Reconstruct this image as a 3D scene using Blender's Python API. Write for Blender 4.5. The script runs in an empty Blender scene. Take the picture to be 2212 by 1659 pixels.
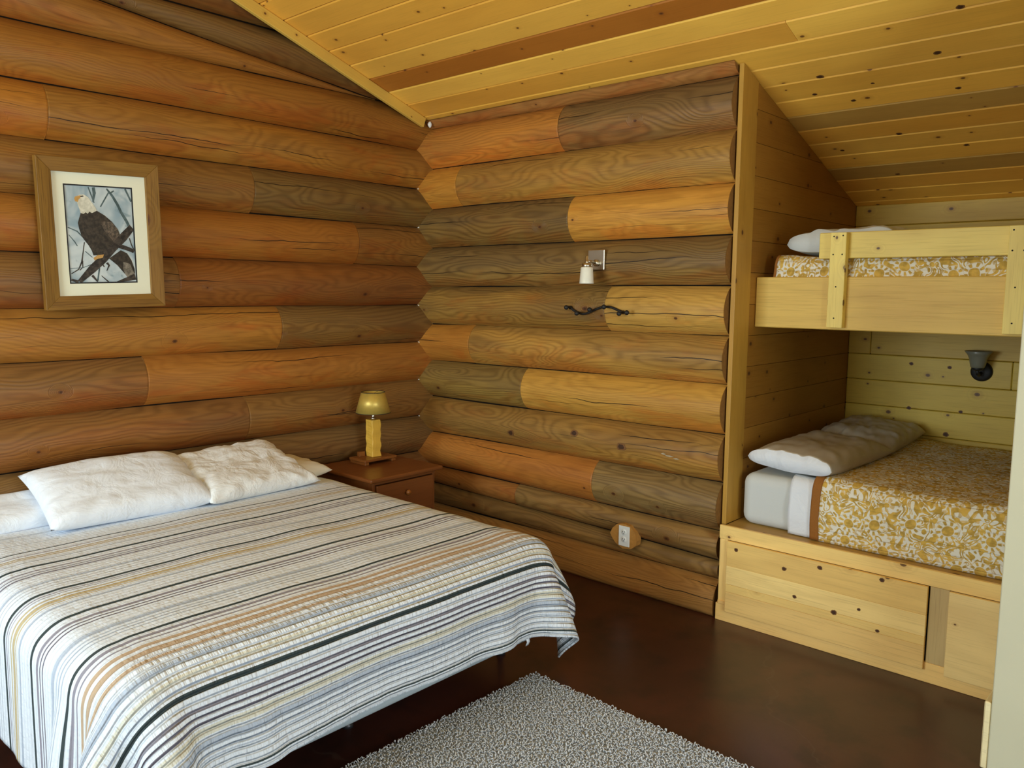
import bpy, bmesh, math, random
import numpy as np
from mathutils import Vector, Matrix, Euler

random.seed(7)
RNG = np.random.default_rng(7)
S = bpy.context.scene
COL = S.collection

# ------------------------------------------------------------------ camera
def make_camera():
    yaw, pitch, roll, f = 0.732101, -0.11421076, 0.00941004, 1755.35
    fw = Vector((-math.sin(yaw) * math.cos(pitch), math.cos(yaw) * math.cos(pitch), math.sin(pitch)))
    r0 = Vector((math.cos(yaw), math.sin(yaw), 0)); u0 = r0.cross(fw)
    c, s = math.cos(roll), math.sin(roll)
    r = c * r0 + s * u0; u = -s * r0 + c * u0
    m = Matrix((r, u, -fw)).transposed().to_4x4()
    m.translation = Vector((4.155, -3.735, 1.65))
    cd = bpy.data.cameras.new('camera'); co = bpy.data.objects.new('camera', cd)
    co.matrix_world = m; cd.sensor_fit = 'HORIZONTAL'; cd.sensor_width = 36.0
    cd.lens = f / 2212 * 36.0; cd.clip_start = 0.02; cd.clip_end = 100
    COL.objects.link(co); S.camera = co
make_camera()

# ------------------------------------------------------------------ world, lights, exposure
S.view_settings.view_transform = 'Standard'
S.view_settings.look = 'None'
S.view_settings.gamma = 1.0
S.view_settings.use_curve_mapping = False
S.view_settings.exposure = 0.0
S.cycles.max_bounces = 10
S.cycles.diffuse_bounces = 6
S.cycles.use_denoising = True
W = bpy.data.worlds.new('sky'); S.world = W; W.use_nodes = True
bg = W.node_tree.nodes['Background']
bg.inputs['Color'].default_value = (0.80, 0.95, 0.90, 1); bg.inputs['Strength'].default_value = 1.0

def area_light(name, loc, rot, sx, sy, power, color):
    l = bpy.data.lights.new(name, 'AREA'); l.shape = 'RECTANGLE'; l.size = sx; l.size_y = sy
    l.energy = power; l.color = color
    o = bpy.data.objects.new(name, l); o.location = loc; o.rotation_euler = rot
    COL.objects.link(o)
YF, XR = -5.5, 6.3                       # front wall (behind the camera) and right wall
# daylight standing in the window openings (windows at the same places are built further down)
area_light('daylight_front_left', (1.45, YF - 0.12, 1.72), (math.radians(90), 0, 0), 1.7, 1.55, 150, (0.79, 0.93, 1.0))
area_light('daylight_front_right', (4.2, YF - 0.12, 1.55), (math.radians(90), 0, 0), 1.7, 1.25, 24, (0.85, 0.97, 0.98))
area_light('daylight_right', (XR + 0.12, -2.75, 1.30), (math.radians(90), 0, math.radians(90)), 1.8, 1.9, 125, (0.80, 0.92, 1.0))

# ------------------------------------------------------------------ helpers
WL = {}
def link(o, parent=None, loc=(0, 0, 0)):
    loc = Vector(loc); WL[o.name] = loc
    if parent is not None:
        o.parent = parent; o.location = loc - WL[parent.name]
    else:
        o.location = loc
    COL.objects.link(o)
    return o

def tag(o, label=None, cat=None, group=None, kind=None):
    if label: o['label'] = label
    if cat: o['category'] = cat
    if group: o['group'] = group
    if kind: o['kind'] = kind
    return o

def empty(name, loc, label=None, cat=None, group=None, kind=None):
    o = bpy.data.objects.new(name, None); o.empty_display_size = 0.05
    link(o, None, loc); return tag(o, label, cat, group, kind)

def mk(name, verts, faces, mat, parent=None, uvs=None, smooth=False, color=None, fmat=None, origin=None):
    """world-space verts -> one mesh object with its origin at the centre of its geometry"""
    v = np.asarray(verts, dtype=np.float64)
    c = (v.min(0) + v.max(0)) / 2 if origin is None else np.asarray(origin, float)
    me = bpy.data.meshes.new(name)
    me.from_pydata((v - c).tolist(), [], [tuple(map(int, f)) for f in faces])
    mats = mat if isinstance(mat, (list, tuple)) else [mat]
    for m_ in mats: me.materials.append(m_)
    if uvs is not None:
        ul = me.uv_layers.new(name='UVMap')
        ul.data.foreach_set('uv', np.asarray(uvs, dtype=np.float32).ravel())
    if smooth: me.polygons.foreach_set('use_smooth', [True] * len(me.polygons))
    if fmat is not None: me.polygons.foreach_set('material_index', fmat)
    me.update()
    o = bpy.data.objects.new(name, me)
    link(o, parent, c)
    if color is not None: o.color = color
    return o

def from_bm(name, bm, mat, parent=None, smooth=False, color=None, grain=0, uvscale=1.0, M=None, fmat=None):
    """bmesh -> object; grain = axis index the wood grain runs along (for the UVs, metres)"""
    ru, rv = random.uniform(0, 50), random.uniform(0, 50)
    bm.normal_update(); bm.verts.index_update()
    uvs = []
    ax = [0, 1, 2]; oth = [a for a in ax if a != grain]
    for f in bm.faces:
        n = f.normal; k = max(range(3), key=lambda i: abs(n[i]))
        for l in f.loops:
            p = l.vert.co
            if k == grain: uvs.append((p[oth[0]] + ru, p[oth[1]] + rv))
            else:
                o2 = [a for a in oth if a != k][0]
                uvs.append((p[grain] + ru, p[o2] + rv + (0.37 if k == oth[0] else 0.0)))
    verts = [v.co.copy() for v in bm.verts]
    if M is not None: verts = [M @ v for v in verts]
    faces = [[v.index for v in f.verts] for f in bm.faces]
    sm = smooth
    o = mk(name, [tuple(v) for v in verts], faces, mat, parent, uvs, sm, color, fmat)
    bm.free(); return o

def bm_box(x0, x1, y0, y1, z0, z1, b=0.003, seg=1):
    bm = bmesh.new()
    bmesh.ops.create_cube(bm, size=1.0)
    for v in bm.verts:
        v.co = Vector((x0 if v.co.x < 0 else x1, y0 if v.co.y < 0 else y1, z0 if v.co.z < 0 else z1))
    if b > 0:
        bmesh.ops.bevel(bm, geom=list(bm.edges), offset=b, segments=seg, affect='EDGES', profile=0.5)
    return bm

def box(name, x0, x1, y0, y1, z0, z1, mat, parent=None, b=0.003, seg=1, color=None, grain=None, M=None, smooth=False):
    if grain is None:
        d = (x1 - x0, y1 - y0, z1 - z0); grain = max(range(3), key=lambda i: d[i])
    return from_bm(name, bm_box(x0, x1, y0, y1, z0, z1, b, seg), mat, parent, smooth, color, grain, M=M)

def lathe(name, prof, mat, parent=None, M=None, n=32, smooth=True, color=None, closed=False):
    """profile [(r,z)...] turned about z, then moved by M"""
    verts, faces = [], []
    for r, z in prof:
        for i in range(n):
            a = 2 * math.pi * i / n; verts.append(Vector((r * math.cos(a), r * math.sin(a), z)))
    m = len(prof)
    rng = range(m) if closed else range(m - 1)
    for j in rng:
        j2 = (j + 1) % m
        for i in range(n):
            i2 = (i + 1) % n
            faces.append((j * n + i, j * n + i2, j2 * n + i2, j2 * n + i))
    if not closed:
        if prof[0][0] > 1e-6: faces.append(tuple(range(n - 1, -1, -1)))
        if prof[-1][0] > 1e-6: faces.append(tuple((m - 1) * n + i for i in range(n)))
    if M is not None: verts = [M @ v for v in verts]
    return mk(name, [tuple(v) for v in verts], faces, mat, parent, None, smooth, color)

def tube_bm(bm, pts, rad, n=10, cap=True):
    pts = [Vector(p) for p in pts]; rings = []
    up = Vector((0, 0, 1))
    for i, p in enumerate(pts):
        d = (pts[min(i + 1, len(pts) - 1)] - pts[max(i - 1, 0)]).normalized()
        a = d.cross(up)
        if a.length < 1e-3: a = d.cross(Vector((0, 1, 0)))
        a.normalize(); b_ = a.cross(d).normalized()
        r = rad[i] if isinstance(rad, (list, tuple)) else rad
        rings.append([bm.verts.new(p + a * (r * math.cos(t)) + b_ * (r * math.sin(t))) for t in [2 * math.pi * k / n for k in range(n)]])
    for A, B in zip(rings, rings[1:]):
        for k in range(n): bm.faces.new((A[k], A[(k + 1) % n], B[(k + 1) % n], B[k]))
    if cap:
        bm.faces.new(rings[0]); bm.faces.new(list(reversed(rings[-1])))
    bmesh.ops.recalc_face_normals(bm, faces=list(bm.faces))

def tube(name, pts, rad, mat, parent=None, n=10, color=None):
    bm = bmesh.new(); tube_bm(bm, pts, rad, n)
    return from_bm(name, bm, mat, parent, True, color)

def ball(name, c, r, mat, parent=None, scale=(1, 1, 1), sub=2, color=None):
    bm = bmesh.new(); bmesh.ops.create_icosphere(bm, subdivisions=sub, radius=r)
    for v in bm.verts: v.co = Vector((v.co.x * scale[0] + c[0], v.co.y * scale[1] + c[1], v.co.z * scale[2] + c[2]))
    return from_bm(name, bm, mat, parent, True, color)

# cheap value noise for shaping geometry
def vnoise(x, y, seed=0):
    x = np.asarray(x, float); y = np.asarray(y, float)
    xi = np.floor(x).astype(np.int64); yi = np.floor(y).astype(np.int64); fx = x - xi; fy = y - yi
    fx = fx * fx * (3 - 2 * fx); fy = fy * fy * (3 - 2 * fy)
    def h(a, b):
        n = (a * 374761393 + b * 668265263 + seed * 69069) & 0x7fffffff
        n = ((n ^ (n >> 13)) * 1274126177) & 0x7fffffff
        return ((n ^ (n >> 16)) & 0xffff) / 65535.0
    return (h(xi, yi) * (1 - fx) * (1 - fy) + h(xi + 1, yi) * fx * (1 - fy) + h(xi, yi + 1) * (1 - fx) * fy + h(xi + 1, yi + 1) * fx * fy) * 2 - 1

# ------------------------------------------------------------------ materials
class NT:
    def __init__(s, name):
        s.m = bpy.data.materials.new(name); s.m.use_nodes = True
        s.t = s.m.node_tree; s.n = s.t.nodes
        s.b = s.n['Principled BSDF']; s.out = s.n['Material Output']
    def new(s, typ, **kw):
        n = s.n.new(typ)
        for k, v in kw.items(): setattr(n, k, v)
        return n
    def put(s, inp, val):
        if isinstance(val, bpy.types.NodeSocket): s.t.links.new(val, inp)
        elif val is not None:
            if hasattr(inp.default_value, '__len__') and not hasattr(val, '__len__'): val = (val,) * len(inp.default_value)
            if hasattr(inp.default_value, '__len__') and len(inp.default_value) == 4 and len(val) == 3: val = (*val, 1)
            inp.default_value = val
    def math(s, op, a, b=None, c=None, clamp=False):
        n = s.new('ShaderNodeMath', operation=op); n.use_clamp = clamp
        s.put(n.inputs[0], a); s.put(n.inputs[1], b)
        if c is not None: s.put(n.inputs[2], c)
        return n.outputs[0]
    def mix(s, f, a, b, mode='MIX'):
        n = s.new('ShaderNodeMix', data_type='RGBA', blend_type=mode)
        s.put(n.inputs['Factor'], f); s.put(n.inputs[6], a); s.put(n.inputs[7], b)
        return n.outputs[2]
    def vec(s, x, y, z=0.0):
        n = s.new('ShaderNodeCombineXYZ'); s.put(n.inputs[0], x); s.put(n.inputs[1], y); s.put(n.inputs[2], z)
        return n.outputs[0]
    def sep(s, v):
        n = s.new('ShaderNodeSeparateXYZ'); s.put(n.inputs[0], v); return n.outputs
    def noise(s, v, scale=1.0, detail=2.0, rough=0.5, dist=0.0):
        n = s.new('ShaderNodeTexNoise'); s.put(n.inputs['Vector'], v)
        n.inputs['Scale'].default_value = scale; n.inputs['Detail'].default_value = detail
        n.inputs['Roughness'].default_value = rough; n.inputs['Distortion'].default_value = dist
        return n.outputs[0]
    def smooth(s, v, lo, hi, to0=0.0, to1=1.0):
        n = s.new('ShaderNodeMapRange'); n.interpolation_type = 'SMOOTHSTEP'
        s.put(n.inputs[0], v); n.inputs[1].default_value = lo; n.inputs[2].default_value = hi
        n.inputs[3].default_value = to0; n.inputs[4].default_value = to1
        return n.outputs[0]
    def bump(s, h, strength=0.3, dist=0.01):
        n = s.new('ShaderNodeBump'); s.put(n.inputs['Height'], h)
        n.inputs['Strength'].default_value = strength; n.inputs['Distance'].default_value = dist
        s.t.links.new(n.outputs[0], s.b.inputs['Normal'])
    def base(s, col, rough=0.5, spec=0.5, metal=0.0):
        s.put(s.b.inputs['Base Color'], col); s.put(s.b.inputs['Roughness'], rough)
        s.b.inputs['Specular IOR Level'].default_value = spec; s.b.inputs['Metallic'].default_value = metal
    def uv(s):
        return s.new('ShaderNodeTexCoord').outputs['UV']
    def obj(s):
        return s.new('ShaderNodeTexCoord').outputs['Object']

def simple(name, col, rough=0.5, spec=0.5, metal=0.0, var=0.08, scale=30.0, bump=0.0):
    t = NT(name)
    n = t.noise(t.obj(), scale, 3)
    c = t.mix(t.math('MULTIPLY', n, 1.0), tuple(x * (1 - var) for x in col), tuple(min(1, x * (1 + var)) for x in col))
    t.base(c, rough, spec, metal)
    if bump: t.bump(n, bump, 0.003)
    return t.m

def wood(name, knots=1.0, kscale=(2.2, 4.0), ksize=0.10, ringf=26.0, ringamt=0.5, grain=0.25, rough=0.42, spec=0.4,
         weather=(0.160, 0.098, 0.036), checks=0.0, knotcol=(0.035, 0.012, 0.004), bumpk=0.25, blotch=0.35):
    """object colour = base tint, object alpha = 1 - amount of greying"""
    t = NT(name)
    oi = t.new('ShaderNodeObjectInfo')
    u, v, _ = t.sep(t.uv())
    seed = t.math('MULTIPLY', oi.outputs['Random'], 40.0)
    wth = t.math('SUBTRACT', 1.0, oi.outputs['Alpha'])
    # knots
    vor = t.new('ShaderNodeTexVoronoi', feature='F1', voronoi_dimensions='2D')
    t.put(vor.inputs['Vector'], t.vec(t.math('ADD', t.math('MULTIPLY', u, kscale[0]), seed), t.math('MULTIPLY', v, kscale[1])))
    vor.inputs['Scale'].default_value = 1.0
    dv = t.new('ShaderNodeVectorMath', operation='SUBTRACT')
    kd = vor.outputs['Distance']
    ksel = t.sep(vor.outputs['Color'])
    krad = t.math('MULTIPLY', t.math('ADD', 0.45, ksel[0]), ksize)
    kon = t.math('MULTIPLY', t.math('GREATER_THAN', ksel[1], 1.0 - 0.62 * knots), 1.0)
    rel = t.math('DIVIDE', kd, krad)
    kmask = t.math('MULTIPLY', t.smooth(rel, 0.75, 1.05, 1.0, 0.0), kon)
    khalo = t.math('MULTIPLY', t.smooth(rel, 0.8, 3.0, 1.0, 0.0), kon)
    kpush = t.math('MULTIPLY', t.smooth(rel, 0.5, 5.0, 1.0, 0.0), kon)
    # flowing rings: contours of a slow field that bends round the knots
    n1 = t.noise(t.vec(t.math('MULTIPLY', u, 1.1), t.math('MULTIPLY', v, 5.0), seed), 1.0, 1.5, 0.5, 0.4)
    field = t.math('ADD', t.math('MULTIPLY', n1, 1.8), t.math('MULTIPLY', v, 2.8))
    field = t.math('ADD', field, t.math('MULTIPLY', kpush, 0.85))
    rings = t.math('SINE', t.math('MULTIPLY', field, ringf))
    rings = t.math('MULTIPLY', t.math('ADD', rings, 1.0), 0.5)
    rings = t.math('POWER', rings, 1.6)
    fine = t.noise(t.vec(t.math('MULTIPLY', u, 5.0), t.math('MULTIPLY', v, 190.0), seed), 1.0, 3, 0.6)
    big = t.noise(t.vec(t.math('MULTIPLY', u, 1.3), t.math('MULTIPLY', v, 3.5), t.math('ADD', seed, 9.0)), 1.0, 3, 0.55)
    big2 = t.noise(t.vec(t.math('MULTIPLY', u, 0.9), t.math('MULTIPLY', v, 6.0), t.math('ADD', seed, 19.0)), 1.0, 4, 0.6)
    basec = oi.outputs['Color']
    dark = t.mix(1.0, basec, (0.40, 0.30, 0.22, 1), 'MULTIPLY')
    lite = t.mix(1.0, basec, (1.28, 1.32, 1.35, 1), 'MULTIPLY')
    c = t.mix(t.math('MULTIPLY', rings, t.math('MULTIPLY', ringamt, t.math('ADD', 0.24, t.math('MULTIPLY', wth, 0.95)))), lite, dark)
    c = t.mix(t.math('MULTIPLY', t.smooth(fine, 0.50, 0.68), grain), c, dark)
    c = t.mix(t.math('MULTIPLY', t.smooth(big, 0.42, 0.68), blotch), c, t.mix(1.0, basec, (0.72, 0.52, 0.38, 1), 'MULTIPLY'))
    if checks > 0:
        vt = t.math('SUBTRACT', t.math('FRACT', t.math('ADD', v, 0.5)), 0.5)
        mo = t.noise(t.vec(t.math('MULTIPLY', u, 2.2), t.math('MULTIPLY', v, 7.0), t.math('ADD', seed, 77.0)), 1.0, 4, 0.65, 0.6)
        c = t.mix(t.math('MULTIPLY', t.smooth(t.math('SUBTRACT', mo, t.math('MULTIPLY', vt, 0.9)), 0.50, 0.72), 0.60), c, t.mix(1.0, c, (1.02, 0.62, 0.42, 1), 'MULTIPLY'))
        mo2 = t.noise(t.vec(t.math('MULTIPLY', u, 3.0), t.math('MULTIPLY', v, 10.0), t.math('ADD', seed, 99.0)), 1.0, 3, 0.6)
        c = t.mix(t.math('MULTIPLY', t.smooth(mo2, 0.56, 0.74), 0.45), c, t.mix(1.0, c, (1.35, 1.40, 1.6, 1), 'MULTIPLY'))
        st = t.noise(t.vec(t.math('MULTIPLY', u, 1.6), t.math('MULTIPLY', v, 42.0), t.math('ADD', seed, 13.0)), 1.0, 3, 0.6, 0.3)
        c = t.mix(t.math('MULTIPLY', t.smooth(st, 0.55, 0.70), 0.40), c, t.mix(1.0, c, (0.55, 0.45, 0.38, 1), 'MULTIPLY'))
        vtop = t.math('SUBTRACT', t.math('FRACT', t.math('ADD', v, 0.5)), 0.5)
        big2 = t.math('ADD', big2, t.math('MULTIPLY', vtop, 1.1))
    c = t.mix(t.math('MULTIPLY', wth, t.smooth(big2, 0.34, 0.60)), c, t.mix(t.math('MULTIPLY', rings, 0.5), weather, tuple(x * 0.5 for x in weather)))
    c = t.mix(t.math('MULTIPLY', khalo, 0.30), c, t.mix(1.0, basec, (0.62, 0.42, 0.25, 1), 'MULTIPLY'))
    c = t.mix(t.math('MULTIPLY', kmask, 0.88), c, t.mix(t.smooth(rel, 0.2, 0.7), knotcol, tuple(min(1, x * 3.5) for x in knotcol)))
    h = t.math('ADD', t.math('MULTIPLY', rings, t.math('ADD', 0.15, t.math('MULTIPLY', wth, 0.6))), t.math('MULTIPLY', fine, 0.35))
    if checks > 0:
        vl = t.math('SUBTRACT', t.math('FRACT', t.math('ADD', v, 0.5)), 0.5)          # 0 on the crown of the log
        cm = None
        for q in range(3):
            off = t.math('MULTIPLY', t.math('SUBTRACT', t.math('FRACT', t.math('MULTIPLY', oi.outputs['Random'], 17.0 + 31.0 * q)), 0.5), 0.24)
            cn = t.noise(t.vec(t.math('MULTIPLY', u, 1.3), t.math('ADD', seed, 7.0 * q), 0.0), 1.0, 4.0, 0.6)
            cl = t.math('ABSOLUTE', t.math('SUBTRACT', t.math('SUBTRACT', vl, off), t.math('MULTIPLY', t.math('SUBTRACT', cn, 0.5), 0.09)))
            cw = t.smooth(t.noise(t.vec(t.math('MULTIPLY', u, 1.1), t.math('ADD', seed, 3.0 * q + 1.0), 4.0), 1.0, 1.0), 0.50, 0.66)
            k = t.math('MULTIPLY', t.math('LESS_THAN', cl, t.math('MULTIPLY', cw, 0.0022)), 1.0)
            cm = k if cm is None else t.math('MAXIMUM', cm, k)
        c = t.mix(t.math('MULTIPLY', cm, checks), c, (0.012, 0.006, 0.003, 1))
        h = t.math('SUBTRACT', h, t.math('MULTIPLY', cm, 2.0))
    t.base(c, t.math('ADD', rough, t.math('MULTIPLY', fine, 0.12)), spec)
    t.bump(h, bumpk, 0.004)
    return t.m

M = {}
M['log'] = wood('log_wood', knots=0.45, kscale=(2.8, 4.0), ksize=0.040, ringf=75, ringamt=0.55, grain=0.34, checks=0.95, rough=0.40, spec=0.35, bumpk=0.35)
M['ceil'] = wood('ceiling_pine', knots=0.80, kscale=(4.2, 5.5), ksize=0.042, ringf=14, ringamt=0.16, grain=0.10, rough=0.36, spec=0.4, bumpk=0.08, blotch=0.18, knotcol=(0.06, 0.02, 0.006))
M['pine'] = wood('pine_board', knots=0.85, kscale=(4.4, 6.0), ksize=0.052, ringf=16, ringamt=0.30, grain=0.16, rough=0.40, spec=0.35, bumpk=0.10, blotch=0.22)
M['cedar'] = wood('clear_cedar', knots=0.30, kscale=(3.2, 5.0), ksize=0.04, ringf=15, ringamt=0.45, grain=0.20, rough=0.42, spec=0.3, bumpk=0.10, blotch=0.2)
M['oak'] = wood('oak_frame', knots=0.2, ringf=30, ringamt=0.6, grain=0.6, rough=0.45, spec=0.3, bumpk=0.25)
M['cherry'] = wood('cherry_stain', knots=0.0, ringf=12, ringamt=0.25, grain=0.25, rough=0.28, spec=0.5, bumpk=0.05, blotch=0.25)
M['dark'] = simple('dark_gap', (0.012, 0.008, 0.005), 0.9, 0.1)
def cotton(name, col, k=.35):
    t = NT(name); p = t.obj(); a = t.noise(p, 7.0, 3, .55, 1.8); b = t.noise(p, 22.0, 3, .6, 1.0)
    t.base(col, .85, .2); t.bump(t.math('ADD', a, t.math('MULTIPLY', b, .3)), k, .02); return t.m
M['white_cloth'] = cotton('white_cotton', (0.77, 0.82, 0.89))
M['ivory_cloth'] = cotton('ivory_cotton', (0.78, 0.80, 0.80), .6)
M['grey_cloth'] = simple('pale_grey_cotton', (0.62, 0.66, 0.66), 0.85, 0.2, var=0.04, scale=300, bump=0.05)
M['cream_cloth'] = simple('cream_cotton', (0.74, 0.70, 0.58), 0.85, 0.2, var=0.03, scale=300, bump=0.05)
M['tick'] = simple('grey_blue_ticking', (0.36, 0.42, 0.46), 0.8, 0.2, var=0.08, scale=25, bump=0.3)
M['satin'] = simple('taupe_satin', (0.50, 0.45, 0.36), 0.42, 0.5, var=0.05, scale=60)
M['binding'] = simple('rust_binding', (0.30, 0.12, 0.025), 0.8, 0.2, var=0.15, scale=200, bump=0.1)
M['iron'] = simple('black_iron', (0.012, 0.012, 0.012), 0.5, 0.4)
M['nickel'] = simple('brushed_nickel', (0.55, 0.50, 0.40), 0.28, 0.5, 1.0)
M['opal'] = simple('opal_glass', (0.82, 0.82, 0.70), 0.25, 0.5)
M['plastic'] = simple('white_plastic', (0.80, 0.82, 0.80), 0.35, 0.5, var=0.01)
M['slot'] = simple('outlet_slot', (0.02, 0.02, 0.02), 0.6, 0.3)
M['gold'] = simple('gold_foil_shade', (0.60, 0.43, 0.09), 0.40, 0.5, 0.40, var=0.12, scale=45, bump=0.15)
M['greyglass'] = simple('smoked_glass', (0.20, 0.20, 0.15), 0.25, 0.5)
M['mat'] = simple('cream_mat_board', (0.80, 0.80, 0.62), 0.7, 0.2, var=0.01)
M['cream_wall'] = simple('cream_painted_wall', (0.58, 0.56, 0.40), 0.6, 0.3, var=0.04, scale=6)
M['foam'] = simple('white_foam', (0.8, 0.8, 0.75), 0.8, 0.2)
M['cut'] = simple('fresh_cut_wood', (0.46, 0.22, 0.05), 0.6, 0.2, var=0.25, scale=40)
M['metal_frame'] = simple('dark_metal', (0.05, 0.05, 0.055), 0.45, 0.5, 0.6)

def floor_mat():
    t = NT('stained_concrete'); p = t.obj()
    a = t.noise(p, 1.3, 4, 0.6, 0.6); b = t.noise(p, 5.0, 4, 0.6); c = t.noise(p, 40.0, 3, 0.6)
    col = t.mix(t.smooth(a, 0.38, 0.66), (0.044, 0.0140, 0.0085, 1), (0.072, 0.020, 0.012, 1))
    col = t.mix(t.math('MULTIPLY', t.smooth(b, 0.48, 0.68), 0.55), col, (0.016, 0.009, 0.007, 1))
    scuff = t.math('MULTIPLY', t.smooth(t.noise(p, 3.1, 5, 0.7), 0.58, 0.72), t.smooth(c, 0.45, 0.65))
    col = t.mix(t.math('MULTIPLY', scuff, 0.22), col, (0.10, 0.06, 0.045, 1))
    vor = t.new('ShaderNodeTexVoronoi', feature='DISTANCE_TO_EDGE'); vor.inputs['Scale'].default_value = 0.55
    wv = t.new('ShaderNodeVectorMath', operation='ADD'); t.put(wv.inputs[0], p)
    nn = t.new('ShaderNodeTexNoise'); t.put(nn.inputs['Vector'], p); nn.inputs['Scale'].default_value = 2.5; nn.inputs['Detail'].default_value = 4
    sc = t.new('ShaderNodeVectorMath', operation='SCALE'); t.put(sc.inputs[0], nn.outputs['Color']); sc.inputs[3].default_value = 0.5
    t.put(wv.inputs[1], sc.outputs[0]); t.put(vor.inputs['Vector'], wv.outputs[0])
    crack = t.smooth(vor.outputs['Distance'], 0.0008, 0.0035, 1.0, 0.0)
    col = t.mix(t.math('MULTIPLY', crack, 0.30), col, (0.09, 0.055, 0.04, 1))
    t.base(col, t.math('ADD', 0.24, t.math('MULTIPLY', b, 0.16)), 0.5)
    t.bump(t.math('ADD', t.math('MULTIPLY', b, 0.6), t.math('MULTIPLY', c, 0.1)), 0.06, 0.01)
    return t.m
M['floor'] = floor_mat()

# ------------------------------------------------------------------ room shell
CZ0, CS = 2.727, 0.338                        # ceiling plane z = CZ0 - CS*y
def ceil_z(y): return CZ0 - CS * y
RIDGE = -2.75
ALC_X0, ALC_X1, ALC_Y1 = 2.284, 4.35, 1.56

fl = box('floor', -0.3, XR + 0.3, YF - 0.3, ALC_Y1 + 0.3, -0.12, 0.0, M['floor'], b=0); tag(fl, kind='structure')

# --- log walls
def log_piece(wall, a0, a1, zlo, zhi, bulge, color, parent, clip_hi=None, clip_lo=None, seed=0, jl=True, jr=True, K=14, cap_mat=None):
    """one half-round log from a0 to a1 along the wall; zlo/zhi are functions of the along coordinate"""
    nL = max(6, int((a1 - a0) / 0.06))
    A = np.linspace(a0, a1, nL)
    e = 0.0035
    A = np.concatenate([[a0], [a0 + e], [a0 + 2 * e], A[1:-1], [a1 - 2 * e], [a1 - e], [a1]])
    ru, rv = random.uniform(0, 60), float(random.randint(0, 60))
    verts, uvv = [], []
    for i, a in enumerate(A):
        w = 0.004 * float(vnoise(a * 1.7, seed * 3.1, 5)); w2 = 0.004 * float(vnoise(a * 1.7, seed * 3.1 + 1.0, 5))
        lo = zlo(a) + w + 0.0018; hi = zhi(a) + w2 - 0.0018
        c = max(hi - lo, 0.004)
        s = bulge * min(1.0, c / 0.2) + 0.003 * float(vnoise(a * 1.1, seed * 7.7, 9))
        if (i == 0 and jl) or (i == len(A) - 1 and jr): s -= 0.0035
        s = max(s, 0.004)
        R_ = (c * c / 4 + s * s) / (2 * s); hA = math.asin(min(1, c / 2 / R_))
        zc = (lo + hi) / 2; off = s - R_
        for k in range(K + 1):
            th = -hA + 2 * hA * k / K
            d = off + R_ * math.cos(th); z = zc + R_ * math.sin(th)
            d *= 1 + 0.02 * float(vnoise(a * 3.0, k * 0.6 + seed, 3))
            if clip_hi is not None: z = min(z, clip_hi(a, d))
            if clip_lo is not None: z = max(z, clip_lo)
            verts.append((a, -d, z) if wall == 'back' else (d, a, z))
            uvv.append((a + ru, R_ * th + rv))
    n = K + 1; faces, uvs = [], []
    for i in range(len(A) - 1):
        for k in range(K):
            q = (i * n + k, (i + 1) * n + k, (i + 1) * n + k + 1, i * n + k + 1)
            if wall == 'left': q = q[::-1]
            faces.append(q); uvs += [uvv[j] for j in q]
    nb = len(faces)
    for i, rev in ((0, False), (len(A) - 1, True)):
        q = [i * n + k for k in range(n)]
        if rev != (wall == 'left'): q = q[::-1]
        q = q[::-1]
        faces.append(tuple(q)); uvs += [(verts[j][2] * 0.3 + ru, verts[j][1 if wall == 'back' else 0] + rv) for j in q]
    o = mk('log', verts, faces, [M['log'], cap_mat or M['endgrain']], parent, uvs, True, color, [0] * nb + [1, 1])
    sm = [True] * nb + [False, False]
    o.data.polygons.foreach_set('use_smooth', sm)
    return o
M['endgrain'] = simple('dark_end_grain', (0.24, 0.115, 0.030), 0.6, 0.2, var=0.3, scale=60)

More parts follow.
